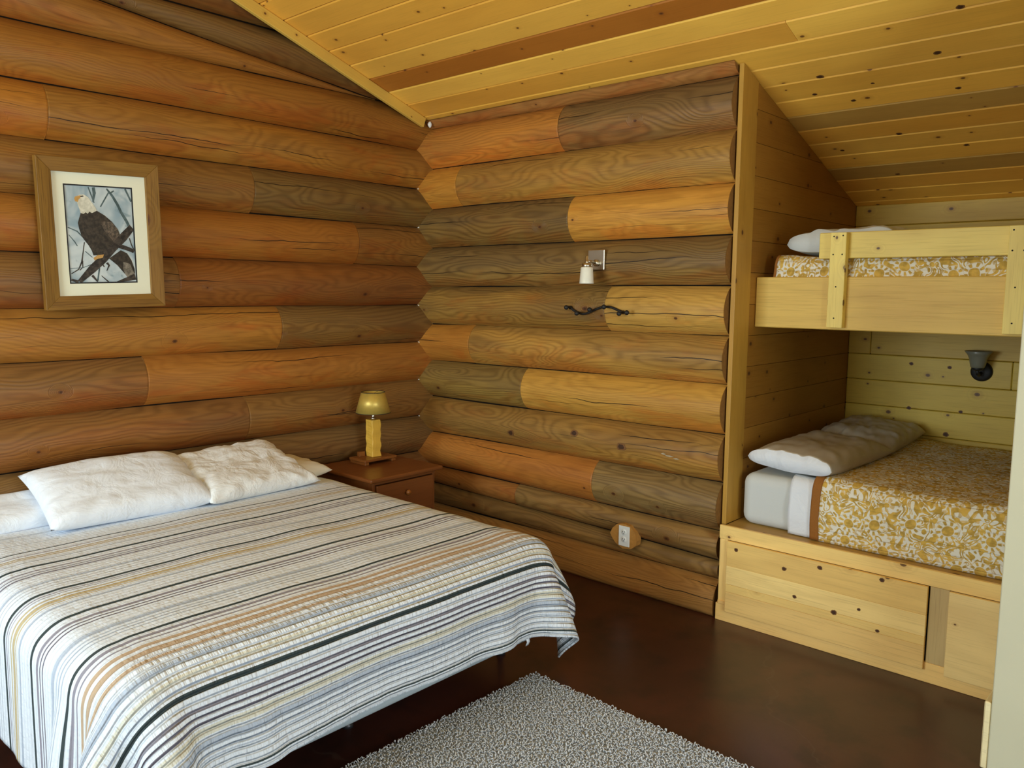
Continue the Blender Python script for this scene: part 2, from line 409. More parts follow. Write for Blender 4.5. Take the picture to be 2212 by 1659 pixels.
def tint(r, g, b, w=0.2, k=1.0): return (r * k, g * k, b * k * .85, 1 - w)
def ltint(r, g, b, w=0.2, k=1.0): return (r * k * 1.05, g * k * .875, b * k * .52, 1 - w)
wall_back = box('wall_back', -0.2, 2.256, 0.004, 0.11, 0.0, 2.70, M['dark'], b=0); tag(wall_back, kind='structure')
XE = 2.254
cst = lambda z: (lambda a: z)
def lin(z0, z1, a0=0.0, a1=XE): return lambda a: z0 + (z1 - z0) * (a - a0) / (a1 - a0)
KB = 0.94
back_rows = [
 (lin(2.700, 2.690), cst(2.86), 0.085, [(0, XE, (.34, .18, .075), .25)]),
 (lin(2.446, 2.439), lin(2.700, 2.690), 0.074, [(0, 1.19, (.50, .23, .055), .30), (1.19, XE, (.27, .165, .075), .75)]),
 (lin(2.185, 2.187), lin(2.446, 2.439), 0.074, [(0, .365, (.48, .25, .055), .1), (.365, XE, (.42, .26, .075), .40)]),
 (lin(1.928, 1.936), lin(2.185, 2.187), 0.074, [(0, 1.27, (.22, .15, .060), .80), (1.27, XE, (.50, .28, .070), .12)]),
 (lin(1.671, 1.687), lin(1.928, 1.936), 0.076, [(0, XE, (.24, .165, .070), .75)]),
 (lin(1.423, 1.439), lin(1.671, 1.687), 0.074, [(0, 1.537, (.30, .20, .070), .60), (1.537, XE, (.46, .31, .105), .15)]),
 (lin(1.178, 1.192), lin(1.423, 1.439), 0.074, [(0, .484, (.43, .22, .055), .10), (.484, XE, (.41, .26, .085), .45)]),
 (lin(.932, .938), lin(1.178, 1.192), 0.074, [(0, .932, (.27, .20, .075), .55), (.932, XE, (.48, .30, .085), .12)]),
 (lin(.688, .693), lin(.932, .938), 0.074, [(0, XE, (.37, .23, .075), .45)]),
 (lin(.460, .438), lin(.688, .693), 0.074, [(0, 1.476, (.42, .19, .055), .12), (1.476, XE, (.30, .22, .115), .65)]),
 (lin(.335, .283), lin(.460, .438), 0.072, [(0, .874, (.36, .17, .060), .2), (.874, XE, (.30, .20, .095), .50)]),
 (lin(.195, .185), lin(.335, .283), 0.070, [(0, XE, (.30, .195, .09), .50)]),
 (cst(-.07), lin(.195, .185), 0.074, [(0, XE, (.38, .22, .095), .25)]),
]
for ri, (zl, zh, bl, ps) in enumerate(back_rows):
    for pi, (a0, a1, c, w) in enumerate(ps):
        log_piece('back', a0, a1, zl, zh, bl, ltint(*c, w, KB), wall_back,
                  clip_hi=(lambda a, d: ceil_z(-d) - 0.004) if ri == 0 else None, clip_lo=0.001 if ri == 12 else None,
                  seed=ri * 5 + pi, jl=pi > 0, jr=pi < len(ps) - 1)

bmw = bmesh.new()                                # gable backing behind the left logs
pts = [(YF, 0), (0.11, 0), (0.11, ceil_z(0.11) - .02), (RIDGE, ceil_z(RIDGE) - .02), (YF, ceil_z(2 * RIDGE - YF) - .02)]
fa = [bmw.verts.new((-0.004, y, z)) for y, z in pts]; fb = [bmw.verts.new((-0.12, y, z)) for y, z in pts]
bmw.faces.new(fa); bmw.faces.new(fb[::-1])
for i in range(5): bmw.faces.new((fa[i], fb[i], fb[(i + 1) % 5], fa[(i + 1) % 5]))
bmesh.ops.recalc_face_normals(bmw, faces=list(bmw.faces))
wall_left = from_bm('wall_left', bmw, M['dark']); tag(wall_left, kind='structure')
Bf = lambda a: 2.823 + min(0.245, max(0.006, -0.106 * (a + 0.39)))
LS = [2.823, 2.568, 2.317, 2.065, 1.806, 1.55, 1.302, 1.047, .797, .55, .295, .04]
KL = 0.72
left_rows = [
 (cst(3.08), cst(3.335), .074, [(YF, 0, (.20, .11, .040), .3)]),
 (cst(3.335), cst(3.62), .074, [(YF, 0, (.22, .12, .045), .3)]),
 (Bf, cst(3.08), .074, [(YF, 0, (.21, .125, .050), .35)]),
 (cst(2.823), Bf, .070, [(YF, -.42, (.34, .165, .045), .2)]),
]
lp = [[(YF, 0, (.36, .170, .038), .18)],
      [(YF, -2.332, (.42, .19, .040), .1), (-2.332, 0, (.42, .215, .050), .28)],
      [(YF, -1.307, (.31, .165, .050), .35), (-1.307, 0, (.25, .165, .060), .55)],
      [(YF, -.603, (.37, .165, .040), .1), (-.603, 0, (.30, .15, .045), .30)],
      [(YF, -1.75, (.30, .15, .055), .45), (-1.75, 0, (.28, .115, .034), .25)],
      [(YF, -1.157, (.44, .22, .055), .2), (-1.157, 0, (.28, .165, .060), .5)],
      [(YF, -1.932, (.34, .155, .050), .55), (-1.932, 0, (.44, .21, .058), .12)],
      [(YF, -1.376, (.32, .145, .048), .45), (-1.376, 0, (.32, .175, .065), .35)],
      [(YF, 0, (.25, .15, .075), .5)],
      [(YF, 0, (.30, .14, .060), .4)],
      [(YF, 0, (.28, .14, .060), .4)]]
for i, ps in enumerate(lp): left_rows.append((cst(LS[i + 1]), cst(LS[i]), .072, ps))
left_rows.append((cst(-.2), cst(.04), .072, [(YF, 0, (.25, .13, .06), .4)]))
def left_clip(a, d): return min(ceil_z(a), ceil_z(2 * RIDGE - a)) - 0.01
for ri, (zl, zh, bl, ps) in enumerate(left_rows):
    for pi, (a0, a1, c, w) in enumerate(ps):
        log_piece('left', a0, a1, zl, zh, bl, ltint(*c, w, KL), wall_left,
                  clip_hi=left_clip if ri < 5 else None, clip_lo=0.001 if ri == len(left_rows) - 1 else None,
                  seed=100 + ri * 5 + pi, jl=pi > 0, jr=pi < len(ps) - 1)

# --- ceiling: tongue and groove boards
P0 = 0.1466
ceiling = box('ceiling', -0.12, XR + .2, 0, 1.0, 0.0, 0.03, M['dark'], b=0,
              M=Matrix(((1, 0, 0, 0), (0, (ALC_Y1 + .1 - RIDGE), 0, RIDGE), (0, -CS * (ALC_Y1 + .1 - RIDGE), 1, ceil_z(RIDGE) + .022), (0, 0, 0, 1))))
tag(ceiling, kind='structure')
ang = math.atan(CS)
def ceil_board(y0, y1, x0, x1, color):
    L = (y1 - y0) / math.cos(ang)
    bm = bm_box(x0, x1, 0, L - 0.003, 0, 0.02, b=0)
    # V-groove: chamfer the two lower long edges
    ed = [e for e in bm.edges if all(abs(v.co.z) < 1e-6 for v in e.verts) and abs(e.verts[0].co.y - e.verts[1].co.y) < 1e-6]
    bmesh.ops.bevel(bm, geom=ed, offset=0.006, segments=1, affect='EDGES')
    m = Matrix.Translation((0, y0, ceil_z(y0))) @ Matrix.Rotation(-ang, 4, 'X')
    from_bm('plank', bm, M['ceil'], ceiling, False, color, 0, M=m)
k0 = -0.2445
cpal = [(.74, .395, .064), (.78, .43, .076), (.68, .34, .054), (.76, .41, .068), (.70, .38, .068), (.80, .46, .086)]
rr = random.Random(3)
for k in range(-18, 13):
    y0 = k0 + k * P0; y1 = y0 + P0
    y0 = max(y0, RIDGE); y1 = min(y1, ALC_Y1 + .02)
    if y1 - y0 < 0.01: continue
    c = rr.choice(cpal); f = rr.uniform(.92, 1.06)
    if k == -2: c = (.36, .125, .018)
    if k == 5 or k == 9: c = (.44, .25, .06)
    joint = rr.uniform(2.4, 5.2)
    cc = tint(c[0] * f, c[1] * f, c[2] * f, 0.02)
    if k == -2 or k > 3: ceil_board(y0, y1, -0.02, XR, cc)
    else:
        ceil_board(y0, y1, -0.02, joint - .001, cc)
        c2 = rr.choice(cpal); ceil_board(y0, y1, joint + .001, XR, tint(*c2, 0.02))
# far slope behind the camera
Lf = RIDGE - YF
cb = box('ceiling', -0.12, XR + .2, 0, 1.0, 0.0, 0.03, M['ceil'], b=0, color=tint(.56, .37, .09, .02),
         M=Matrix(((1, 0, 0, 0), (0, Lf + .1, 0, YF - .1), (0, CS * (Lf + .1), 1, ceil_z(2 * RIDGE - YF) - CS * .1), (0, 0, 0, 1))))
tag(cb, kind='structure')

# rake trim along the left wall and the little bit of foam left showing in the corner
bm = bm_box(0.082, 0.108, 0, (-0.085 - RIDGE) / math.cos(ang), -0.064, -0.001, b=0.003)
trim_1 = from_bm('trim_1', bm, M['ceil'], None, False, tint(.58, .36, .075, 0), 1,
                 M=Matrix.Translation((0, RIDGE, ceil_z(RIDGE))) @ Matrix.Rotation(-ang, 4, 'X')); tag(trim_1, kind='structure')
bmf = bmesh.new(); bmesh.ops.create_icosphere(bmf, subdivisions=2, radius=0.02)
for v in bmf.verts:
    v.co = Vector((v.co.x * .7 + .115, v.co.y * .6 - .062, v.co.z * 1.0 + 2.716)) + Vector((random.uniform(-.002, .002),) * 3)
from_bm('foam_scrap', bmf, M['foam'], wall_back, True)

for zs in LS[2:9]:
    bmf = bmesh.new(); bmesh.ops.create_icosphere(bmf, subdivisions=1, radius=.006)
    for v in bmf.verts: v.co = Vector((v.co.x * 1.6 + .012, v.co.y - .071, v.co.z * .7 + zs - .002)) + Vector((random.uniform(-.002, .002), 0, random.uniform(-.002, .002)))
    from_bm('foam_scrap', bmf, M['foam'], wall_left, True)
bmf = bmesh.new()                                                     # smear of dried plaster on a log
for pc_ in ([(1.925, .806), (1.940, .812), (1.958, .806), (1.946, .801)], [(1.950, .800), (1.975, .804), (2.004, .799), (1.982, .794), (1.962, .796)], [(1.998, .792), (2.020, .795), (2.036, .790), (2.014, .787)]):
    q_ = [bmf.verts.new((x, -.0782, z)) for x, z in pc_]; q2 = [bmf.verts.new((x, -.070, z)) for x, z in pc_]
    bmf.faces.new(q_)
    for i in range(len(pc_)): bmf.faces.new((q_[i], q2[i], q2[(i + 1) % len(pc_)], q_[(i + 1) % len(pc_)]))
bmesh.ops.recalc_face_normals(bmf, faces=list(bmf.faces)); from_bm('plaster_smear', bmf, simple('dried_plaster', (.40, .33, .22), .8, .2, var=.4, scale=120), wall_back)
# jamb board that ends the log wall
trim_2 = box('trim_2', 2.264, 2.287, -0.030, 0.134, 0.4855, ceil_z(0.134) - .002, M['pine'], b=0.002, color=tint(.40, .212, .036, 0.02)); tag(trim_2, kind='structure')
for v in trim_2.data.vertices:                                     # its top follows the slope
    if v.co.z > 0: v.co.z = ceil_z(trim_2.location.y + v.co.y) - .003 - trim_2.location.z

# --- alcove: boarded side and back
ALV = [0.47, .643, .80, .957, 1.116, 1.276, 1.434, 1.593, 1.752, 1.91, 2.07, 2.23]
wall_side = mk('wall_alcove_side', [(ALC_X0 - .10, .132, 0), (ALC_X0 - .016, .132, 0), (ALC_X0 - .016, ALC_Y1 + .1, 0), (ALC_X0 - .10, ALC_Y1 + .1, 0),
        (ALC_X0 - .10, .132, 2.67), (ALC_X0 - .016, .132, 2.67), (ALC_X0 - .016, ALC_Y1 + .1, 2.17), (ALC_X0 - .10, ALC_Y1 + .1, 2.17)],
        [(0, 3, 2, 1), (4, 5, 6, 7), (0, 1, 5, 4), (1, 2, 6, 5), (2, 3, 7, 6), (3, 0, 4, 7)], M['dark']); tag(wall_side, kind='structure')
def side_board(z0, z1, color):
    zt = lambda y: min(z1, ceil_z(y) - .003)
    ys = [0.1345]; ye = ALC_Y1
    yb = (CZ0 - .003 - z1) / CS                                   # where the ceiling starts to cut the top edge
    yl = (CZ0 - .003 - z0) / CS                                   # where it reaches the bottom edge
    ye = min(ye, yl)
    if ye - .1345 < .03: return
    P = [(.1345, z0)]; P.append((ye, z0))
    if yl > ALC_Y1: P.append((ye, zt(ye)))
    if .1345 < yb < ye - .001: P.append((yb, z1))
    P.append((.1345, zt(.1345)))
    g = 0.0012; n = len(P)
    x1, x0 = ALC_X0, ALC_X0 - .015
    verts = [(x1, y, z + (g if z == z0 else (-g if abs(z - z1) < 1e-6 else 0))) for y, z in P] + [(x0, y, z) for y, z in P]
    faces = [tuple(range(n)), tuple(range(2 * n - 1, n - 1, -1))] + [(i, n + i, n + (i + 1) % n, (i + 1) % n) for i in range(n)]
    bm = bmesh.new(); vs = [bm.verts.new(p) for p in verts]
    for f in faces: bm.faces.new([vs[i] for i in f])
    bmesh.ops.recalc_face_normals(bm, faces=list(bm.faces))
    from_bm('plank', bm, M['pine'], wall_side, False, color, 1)
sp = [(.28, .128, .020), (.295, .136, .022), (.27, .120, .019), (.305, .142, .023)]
zz = [.0, .165, .32] + ALV + [2.39, 2.55, 2.71]
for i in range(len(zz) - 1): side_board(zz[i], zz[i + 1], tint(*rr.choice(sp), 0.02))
wall_ab = box('wall_alcove_back', ALC_X0 - .1, ALC_X1 + .1, ALC_Y1 + .016, ALC_Y1 + .12, 0, 2.17, M['dark'], b=0); tag(wall_ab, kind='structure')
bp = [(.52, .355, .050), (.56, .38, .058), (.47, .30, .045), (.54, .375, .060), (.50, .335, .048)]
for i in range(len(zz) - 1):
    z0, z1 = zz[i], min(zz[i + 1], ceil_z(ALC_Y1) - .003)
    if z1 - z0 < .02: continue
    jx = {4: 3.32, 7: 2.42, 6: 3.2}.get(i - 1)
    segs = [(ALC_X0, ALC_X1)] if not jx else [(ALC_X0, jx - .001), (jx + .001, ALC_X1)]
    for (xa, xb) in segs:
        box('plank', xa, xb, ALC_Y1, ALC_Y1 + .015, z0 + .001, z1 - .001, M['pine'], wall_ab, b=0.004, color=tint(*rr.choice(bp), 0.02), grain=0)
wall_ar = box('wall_alcove_right', ALC_X1, ALC_X1 + .1, -.08, ALC_Y1 + .1, 0, 2.17, M['cream_wall'], b=0); tag(wall_ar, kind='structure')

# --- partition at the right edge of the view, its baseboard, and the walls behind the camera
def solid(name, P, y0, y1, mat):                                   # prism of an x,z polygon
    pass
def wedge(name, x0, x1, y0, y1, z0, mat):
    v = [(x0, y0, z0), (x1, y0, z0), (x1, y1, z0), (x0, y1, z0), (x0, y0, ceil_z(y0) - .003), (x1, y0, ceil_z(y0) - .003), (x1, y1, ceil_z(y1) - .003), (x0, y1, ceil_z(y1) - .003)]
    return mk(name, v, [(0, 3, 2, 1), (4, 5, 6, 7), (0, 1, 5, 4), (1, 2, 6, 5), (2, 3, 7, 6), (3, 0, 4, 7)], mat)
wall_p = wedge('wall_partition', 3.612, XR, -.63, -.092, 0, M['cream_wall']); tag(wall_p, kind='structure')
bmod = wall_p.modifiers.new('edge', 'BEVEL'); bmod.width = 0.004; bmod.segments = 2
bb = box('baseboard_partition', 3.590, 3.611, -.628, -.094, 0.0, 0.245, M['pine'], b=0.004, color=tint(.66, .56, .38, 0.0), grain=1); tag(bb, kind='structure')

def wall_with_holes(name, axis, pos, thick, a0, a1, z0, z1, holes, mat):
    xs = sorted({a0, a1, *[h[0] for h in holes], *[h[1] for h in holes]})
    zs = sorted({z0, z1, *[h[2] for h in holes], *[h[3] for h in holes]})
    bm = bmesh.new()
    for i in range(len(xs) - 1):
        for j in range(len(zs) - 1):
            cx, cz = (xs[i] + xs[i + 1]) / 2, (zs[j] + zs[j + 1]) / 2
            if any(h[0] < cx < h[1] and h[2] < cz < h[3] for h in holes): continue
            b2 = bm_box(xs[i], xs[i + 1], pos, pos + thick, zs[j], zs[j + 1], 0) if axis == 'y' else bm_box(pos, pos + thick, xs[i], xs[i + 1], zs[j], zs[j + 1], 0)
            me = bpy.data.meshes.new('t'); b2.to_mesh(me); b2.free(); bm.from_mesh(me); bpy.data.meshes.remove(me)
    o = from_bm(name, bm, mat, color=tint(.50, .32, .09, .1), grain=0 if axis == 'y' else 1); tag(o, kind='structure'); return o
fw_holes = [(0.55, 2.35, .9, 2.52), (3.3, 5.1, .9, 2.2)]
wall_with_holes('wall_front', 'y', YF - .1, .1, -0.2, XR + .1, 0, 3.7, fw_holes, M['pine'])
rw_holes = [(-3.70, -1.80, .3, 2.3)]
wall_with_holes('wall_right', 'x', XR, .1, YF - .1, ALC_Y1 + .2, 0, 3.8, rw_holes, M['pine'])
wall_with_holes('wall_gable', 'x', -.2, .07, YF - .1, ALC_Y1 + .2, 0, 3.8, [], M['dark'])
tg = NT('window_glass'); tr = tg.new('ShaderNodeBsdfTransparent'); gl = tg.new('ShaderNodeBsdfGlossy'); gl.inputs['Roughness'].default_value = .02
mx = tg.new('ShaderNodeMixShader'); mx.inputs[0].default_value = .06; tg.t.links.new(tr.outputs[0], mx.inputs[1]); tg.t.links.new(gl.outputs[0], mx.inputs[2])
tg.t.links.new(mx.outputs[0], tg.out.inputs['Surface']); M['glass'] = tg.m
def window(n, axis, pos, a0, a1, z0, z1, nm):
    name = f'window_{n}'
    parts = [(a0, a1, z0, z0 + .06), (a0, a1, z1 - .06, z1), (a0, a0 + .06, z0 + .06, z1 - .06), (a1 - .06, a1, z0 + .06, z1 - .06)]
    for i in range(1, nm): c = a0 + (a1 - a0) * i / nm; parts.append((c - .025, c + .025, z0 + .06, z1 - .06))
    root = None
    for (p, q, r, s_) in parts:
        args = (p, q, pos, pos + .08, r, s_) if axis == 'y' else (pos, pos + .08, p, q, r, s_)
        o = box(name if root is None else 'frame_bar', *args, M['pine'], root, b=.004, color=tint(.58, .42, .14, 0))
        if root is None: root = o; tag(o, kind='structure')
    g = (a0 + .05, a1 - .05, pos + .036, pos + .042, z0 + .05, z1 - .05) if axis == 'y' else (pos + .036, pos + .042, a0 + .05, a1 - .05, z0 + .05, z1 - .05)
    box('pane', *g, M['glass'], root, b=0)
window(1, 'y', YF - .09, *fw_holes[0], 2); window(2, 'y', YF - .09, *fw_holes[1], 2); window(3, 'x', XR + .01, *rw_holes[0], 2)

# ------------------------------------------------------------------ big bed
BX0, BX1, BY0, BY1, BTOP = 0.085, 2.05, -2.93, -1.05, 0.60
bed = empty('king_bed', (1.05, -1.97, 0), 'king size bed on a low metal frame, mostly hidden under the striped bedspread', 'bed')
def soft_box(name, x0, x1, y0, y1, z0, z1, r, mat, parent, seg=5, color=None):
    bm = bm_box(x0, x1, y0, y1, z0, z1, r, seg)
    return from_bm(name, bm, mat, parent, True, color, 0)
soft_box('mattress', BX0, BX1 - .016, BY0 + .016, BY1 - .016, .345, BTOP - .016, .115, M['white_cloth'], bed)
soft_box('box_spring', BX0, BX1 - .02, BY0 + .02, BY1 - .02, .185, .344, .025, M['tick'], bed, 3)
for (ya, yb) in ((BY0 + .05, BY0 + .09), (-1.995, -1.955), (BY1 - .09, BY1 - .05)):
    box('side_rail', BX0 + .02, BX1 - .12, ya, yb, .150, .184, M['metal_frame'], bed, b=.002)
for x in (.35, 1.75):
    box('cross_bar', x - .015, x + .015, BY0 + .09, BY1 - .09, .152, .180, M['metal_frame'], bed, b=.002)
    for y in (BY0 + .07, -1.975, BY1 - .07):
        lathe('leg', [(.022, 0), (.022, .012), (.014, .02), (.014, .15)], M['metal_frame'], bed, Matrix.Translation((x, y, 0)), 12)

# --- bedspread: cloth hung over the bed by relaxation (position based)
def hang_cloth(s0, s1, t0, t1, h, box_, r, steps=700):
    ns, nt = int(round((s1 - s0) / h)) + 1, int(round((t1 - t0) / h)) + 1
    s = np.linspace(s0, s1, ns); t = np.linspace(t0, t1, nt)
    Sg, Tg = np.meshgrid(s, t, indexing='ij')
    x0, x1, y0, y1, top = box_
    P = np.stack([Sg, Tg, np.full_like(Sg, top + .012)], -1)
    P[..., 2] += .006 * vnoise(Sg * 6, Tg * 6, 3)
    # a head start: cloth beyond the edges begins sloping down
    ex = np.maximum(0, Sg - (x1 - .05)); eyr = np.maximum(0, Tg - (y1 - .05)); eyl = np.maximum(0, (y0 + .05) - Tg)
    P[..., 2] -= 0.35 * np.sqrt(ex ** 2 + eyr ** 2 + eyl ** 2)
    pin = (Sg < x1 - r - .03) & (Tg > y0 + r + .03) & (Tg < y1 - r - .03); P[pin, 2] = top + .004; P0_ = P.copy()
    V = np.zeros_like(P); dt = 0.016; g = np.array([0, 0, -3.5])
    ds, dtt = s[1] - s[0], t[1] - t[0]; dd = math.hypot(ds, dtt)
    def cons(P, a, b, L, k):
        d = P[b] - P[a]; l = np.sqrt((d * d).sum(-1, keepdims=True)) + 1e-9
        c = d * (0.5 * k * (1 - L / l)); P[a] += c; P[b] -= c
    sl = slice
    groups = []
    for st in (0, 1):
        n1 = (ns - st) // 2; groups.append(((sl(st, st + 2 * n1, 2), sl(None)), (sl(st + 1, st + 2 * n1, 2), sl(None)), ds, 1.0))
        n2 = (nt - st) // 2; groups.append(((sl(None), sl(st, st + 2 * n2, 2)), (sl(None), sl(st + 1, st + 2 * n2, 2)), dtt, 1.0))
    for st in (0, 1):
        n1 = (ns - st) // 2
        groups.append(((sl(st, st + 2 * n1, 2), sl(0, nt - 1)), (sl(st + 1, st + 2 * n1, 2), sl(1, nt)), dd, .25))
        groups.append(((sl(st, st + 2 * n1, 2), sl(1, nt)), (sl(st + 1, st + 2 * n1, 2), sl(0, nt - 1)), dd, .25))
    # bending: every fourth neighbour, in blocks
    for st in range(0, 8, 4):
        A = np.arange(st, ns - 4, 8); 
        for o in range(4):
            A2 = np.arange(st + o, ns - 4, 8)
            if len(A2): groups.append(((A2, sl(None)), (A2 + 4, sl(None)), 4 * ds, .10))
            B2 = np.arange(st + o, nt - 4, 8)
            if len(B2): groups.append(((sl(None), B2), (sl(None), B2 + 4), 4 * dtt, .10))
    hx0, hx1, hy0, hy1 = x0 - .6 + r, x1 - r, y0 + r, y1 - r
    for it in range(steps):
        V += g * dt; V *= 0.965
        Q = P + V * dt
        for _ in range(10):
            for (a, b, L, k) in groups:
                cons(Q, a, b, L, k)
            Q[pin] = P0_[pin]
        # rounded box collision (extruded downwards)
        cx = np.clip(Q[..., 0], hx0, hx1); cy = np.clip(Q[..., 1], hy0, hy1); cz = np.minimum(Q[..., 2], top - r)
        D = Q - np.stack([cx, cy, cz], -1)
        l = np.sqrt((D * D).sum(-1)) + 1e-9
        pen = l < r
        N = D / l[..., None]
        if pen.any():
            Q[pen] += (N * (r - l)[..., None])[pen]
            # friction against the mattress
            dv = Q - P; dn = (dv * N).sum(-1, keepdims=True) * N; tang = dv - dn
            Q[pen] -= 0.6 * tang[pen]
        Q[..., 2] = np.maximum(Q[..., 2], .004)
        Q[pin] = P0_[pin]
        V = (Q - P) / dt; P = Q
    return P, Sg, Tg

S0, S1c, T0, T1c = 0.262, 2.352, -3.365, -0.815
Pq, Sq, Tq = hang_cloth(S0, S1c, T0, T1c, 0.026, (BX0, BX1, BY0, BY1, BTOP), 0.12, 420)
ns_, nt_ = Sq.shape
# soft lumps on top, fine puckers where it hangs
lump = .006 * vnoise(Sq * 2.3, Tq * 2.1, 11) + .003 * vnoise(Sq * 6, Tq * 5, 12)
Pq[..., 2] += lump * (Pq[..., 2] > .55)
ff = np.clip((Sq - 2.0) / .35, 0, 1) * (Pq[..., 2] < .56)
Pq[..., 0] += ff * (.030 * np.abs(vnoise(Tq * 2.3, Sq * .6, 31)) + .009 * vnoise(Tq * 8, Sq * 1.5, 33))
fv, uvs = [], []
for i in range(ns_ - 1):
    for j in range(nt_ - 1):
        q = (i * nt_ + j, (i + 1) * nt_ + j, (i + 1) * nt_ + j + 1, i * nt_ + j + 1)
        fv.append(q); uvs += [(Sq.flat[k], Tq.flat[k]) for k in q]

def quilt_mat():
    t = NT('striped_quilt'); u, v, _ = t.sep(t.uv())
    wob = t.math('MULTIPLY', t.math('SUBTRACT', t.noise(t.vec(t.math('MULTIPLY', u, 3.0), t.math('MULTIPLY', v, 9.0)), 1.0, 2), .5), .003)
    s = t.math('ADD', u, wob)
    DK, PU, DP, GB, LG, TN, YT, BE = (.050, .068, .072), (.31, .30, .36), (.19, .18, .225), (.46, .53, .64), (.56, .62, .70), (.53, .40, .28), (.54, .45, .27), (.69, .69, .60)
    ST = [(.264, .274, DK), (.300, .308, PU), (.322, .328, PU), (.342, .350, PU), (.43, .45, LG), (.468, .473, LG), (.49, .494, LG), (.56, .566, LG),
     (0.667, 0.675, DK), (0.713, 0.720, PU), (0.742, 0.752, YT), (0.758, 0.767, YT), (0.771, 0.776, YT), (0.802, 0.815, LG), (0.866, 0.886, DK), (0.926, 0.938, PU), (0.954, 0.961, DP), (0.975, 0.985, DP), (1.067, 1.084, GB), (1.102, 1.107, LG), (1.126, 1.131, LG), (1.172, 1.189, DK), (1.201, 1.208, PU), (1.218, 1.223, PU), (1.241, 1.251, YT), (1.262, 1.283, YT), (1.290, 1.298, YT), (1.319, 1.335, GB), (1.403, 1.406, PU), (1.426, 1.443, DK), (1.478, 1.495, PU), (1.508, 1.516, DP), (1.528, 1.536, DP), (1.606, 1.631, GB), (1.646, 1.652, GB), (1.664, 1.671, GB), (1.685, 1.691, GB), (1.734, 1.750, DK), (1.768, 1.784, PU), (1.800, 1.808, PU), (1.832, 1.852, TN), (1.869, 1.895, TN), (1.920, 1.934, TN), (1.964, 1.983, GB), (2.012, 2.025, BE), (2.040, 2.047, GB), (2.059, 2.073, DK), (2.107, 2.121, PU), (2.132, 2.138, DP), (2.152, 2.159, DP), (2.170, 2.196, BE), (2.209, 2.235, GB), (2.245, 2.251, GB), (2.259, 2.264, GB), (2.322, 2.329, DK)]
    ground = (.75, .82, .91)
    col = None
    for c0 in range(0, len(ST), 14):
        ch = ST[c0:c0 + 14]; a, b = ch[0][0] - .004, ch[-1][1] + .004
        m = t.new('ShaderNodeMapRange'); t.put(m.inputs[0], s); m.inputs[1].default_value = a; m.inputs[2].default_value = b
        r = t.new('ShaderNodeValToRGB'); r.color_ramp.interpolation = 'CONSTANT'; t.put(r.inputs[0], m.outputs[0])
        e = r.color_ramp.elements
        e[0].position = 0; e[0].color = (*ground, 1); e[1].position = 1; e[1].color = (*ground, 1)
        for (p, q, cc) in ch:
            k = e.new((p - a) / (b - a)); k.color = (*cc, 1)
            k = e.new((q - a) / (b - a)); k.color = (*ground, 1)
        if col is None: col = r.outputs[0]
        else: col = t.mix(t.math('GREATER_THAN', s, a), col, r.outputs[0])
    wv = t.noise(t.vec(t.math('MULTIPLY', u, 900), t.math('MULTIPLY', v, 200)), 1.0, 1)
    col = t.mix(t.math('MULTIPLY', t.smooth(wv, .35, .7), .22), col, t.mix(1.0, col, (.80, .80, .80, 1), 'MULTIPLY'))
    # quilting rows and the puckers between them
    row = t.math('FRACT', t.math('DIVIDE', u, .0225))
    seam = t.math('ABSOLUTE', t.math('SUBTRACT', row, .5))
    seamh = t.smooth(seam, .22, .5, 1.0, 0.0)
    rid = t.math('FLOOR', t.math('DIVIDE', u, .0225))
    pk = t.noise(t.vec(t.math('MULTIPLY', rid, 3.7), t.math('MULTIPLY', v, 62.0), 2.0), 1.0, 2, .6)
    pk2 = t.noise(t.vec(t.math('MULTIPLY', u, 14.0), t.math('MULTIPLY', v, 34.0), 7.0), 1.0, 3, .6, .5)
    edge = t.smooth(u, 1.84, 2.02, .28, 1.0)
    h = t.math('ADD', t.math('MULTIPLY', seamh, .22), t.math('ADD', t.math('MULTIPLY', pk, t.math('MULTIPLY', seamh, 1.1)), t.math('MULTIPLY', pk2, .8)))
    h = t.math('MULTIPLY', h, edge)
    t.base(col, .88, .15)
    t.bump(h, 1.0, .012)
    return t.m
M['quilt'] = quilt_mat()
spread = mk('bedspread', Pq.reshape(-1, 3), fv, M['quilt'], None, uvs, True)
tag(spread, 'white quilted bedspread with dark, tan and grey stripes draped over the king bed', 'bedspread')
md = spread.modifiers.new('smooth', 'SUBSURF'); md.levels = md.render_levels = 1
md = spread.modifiers.new('thick', 'SOLIDIFY'); md.thickness = .007; md.offset = 1
# the little care tag that hangs from its hem near the corner
jj = int(nt_ * .80); pt = Pq[-1, np.argmin(np.abs(Pq[-1, :, 1] + 1.32))]
bmt = bmesh.new()
gr = [[bmt.verts.new((pt[0] - .004 + .008 * math.sin(k * 1.1), pt[1] + j * .018 + .004 * k, pt[2] + .004 - k * .011)) for j in range(2)] for k in range(5)]
for a_, b_ in zip(gr, gr[1:]): bmt.faces.new((a_[0], a_[1], b_[1], b_[0]))
ct = from_bm('care_tag', bmt, M['white_cloth'], spread, True); md = ct.modifiers.new('thick', 'SOLIDIFY'); md.thickness = .0012
ct['label'] = 'small white care tag at the hem'

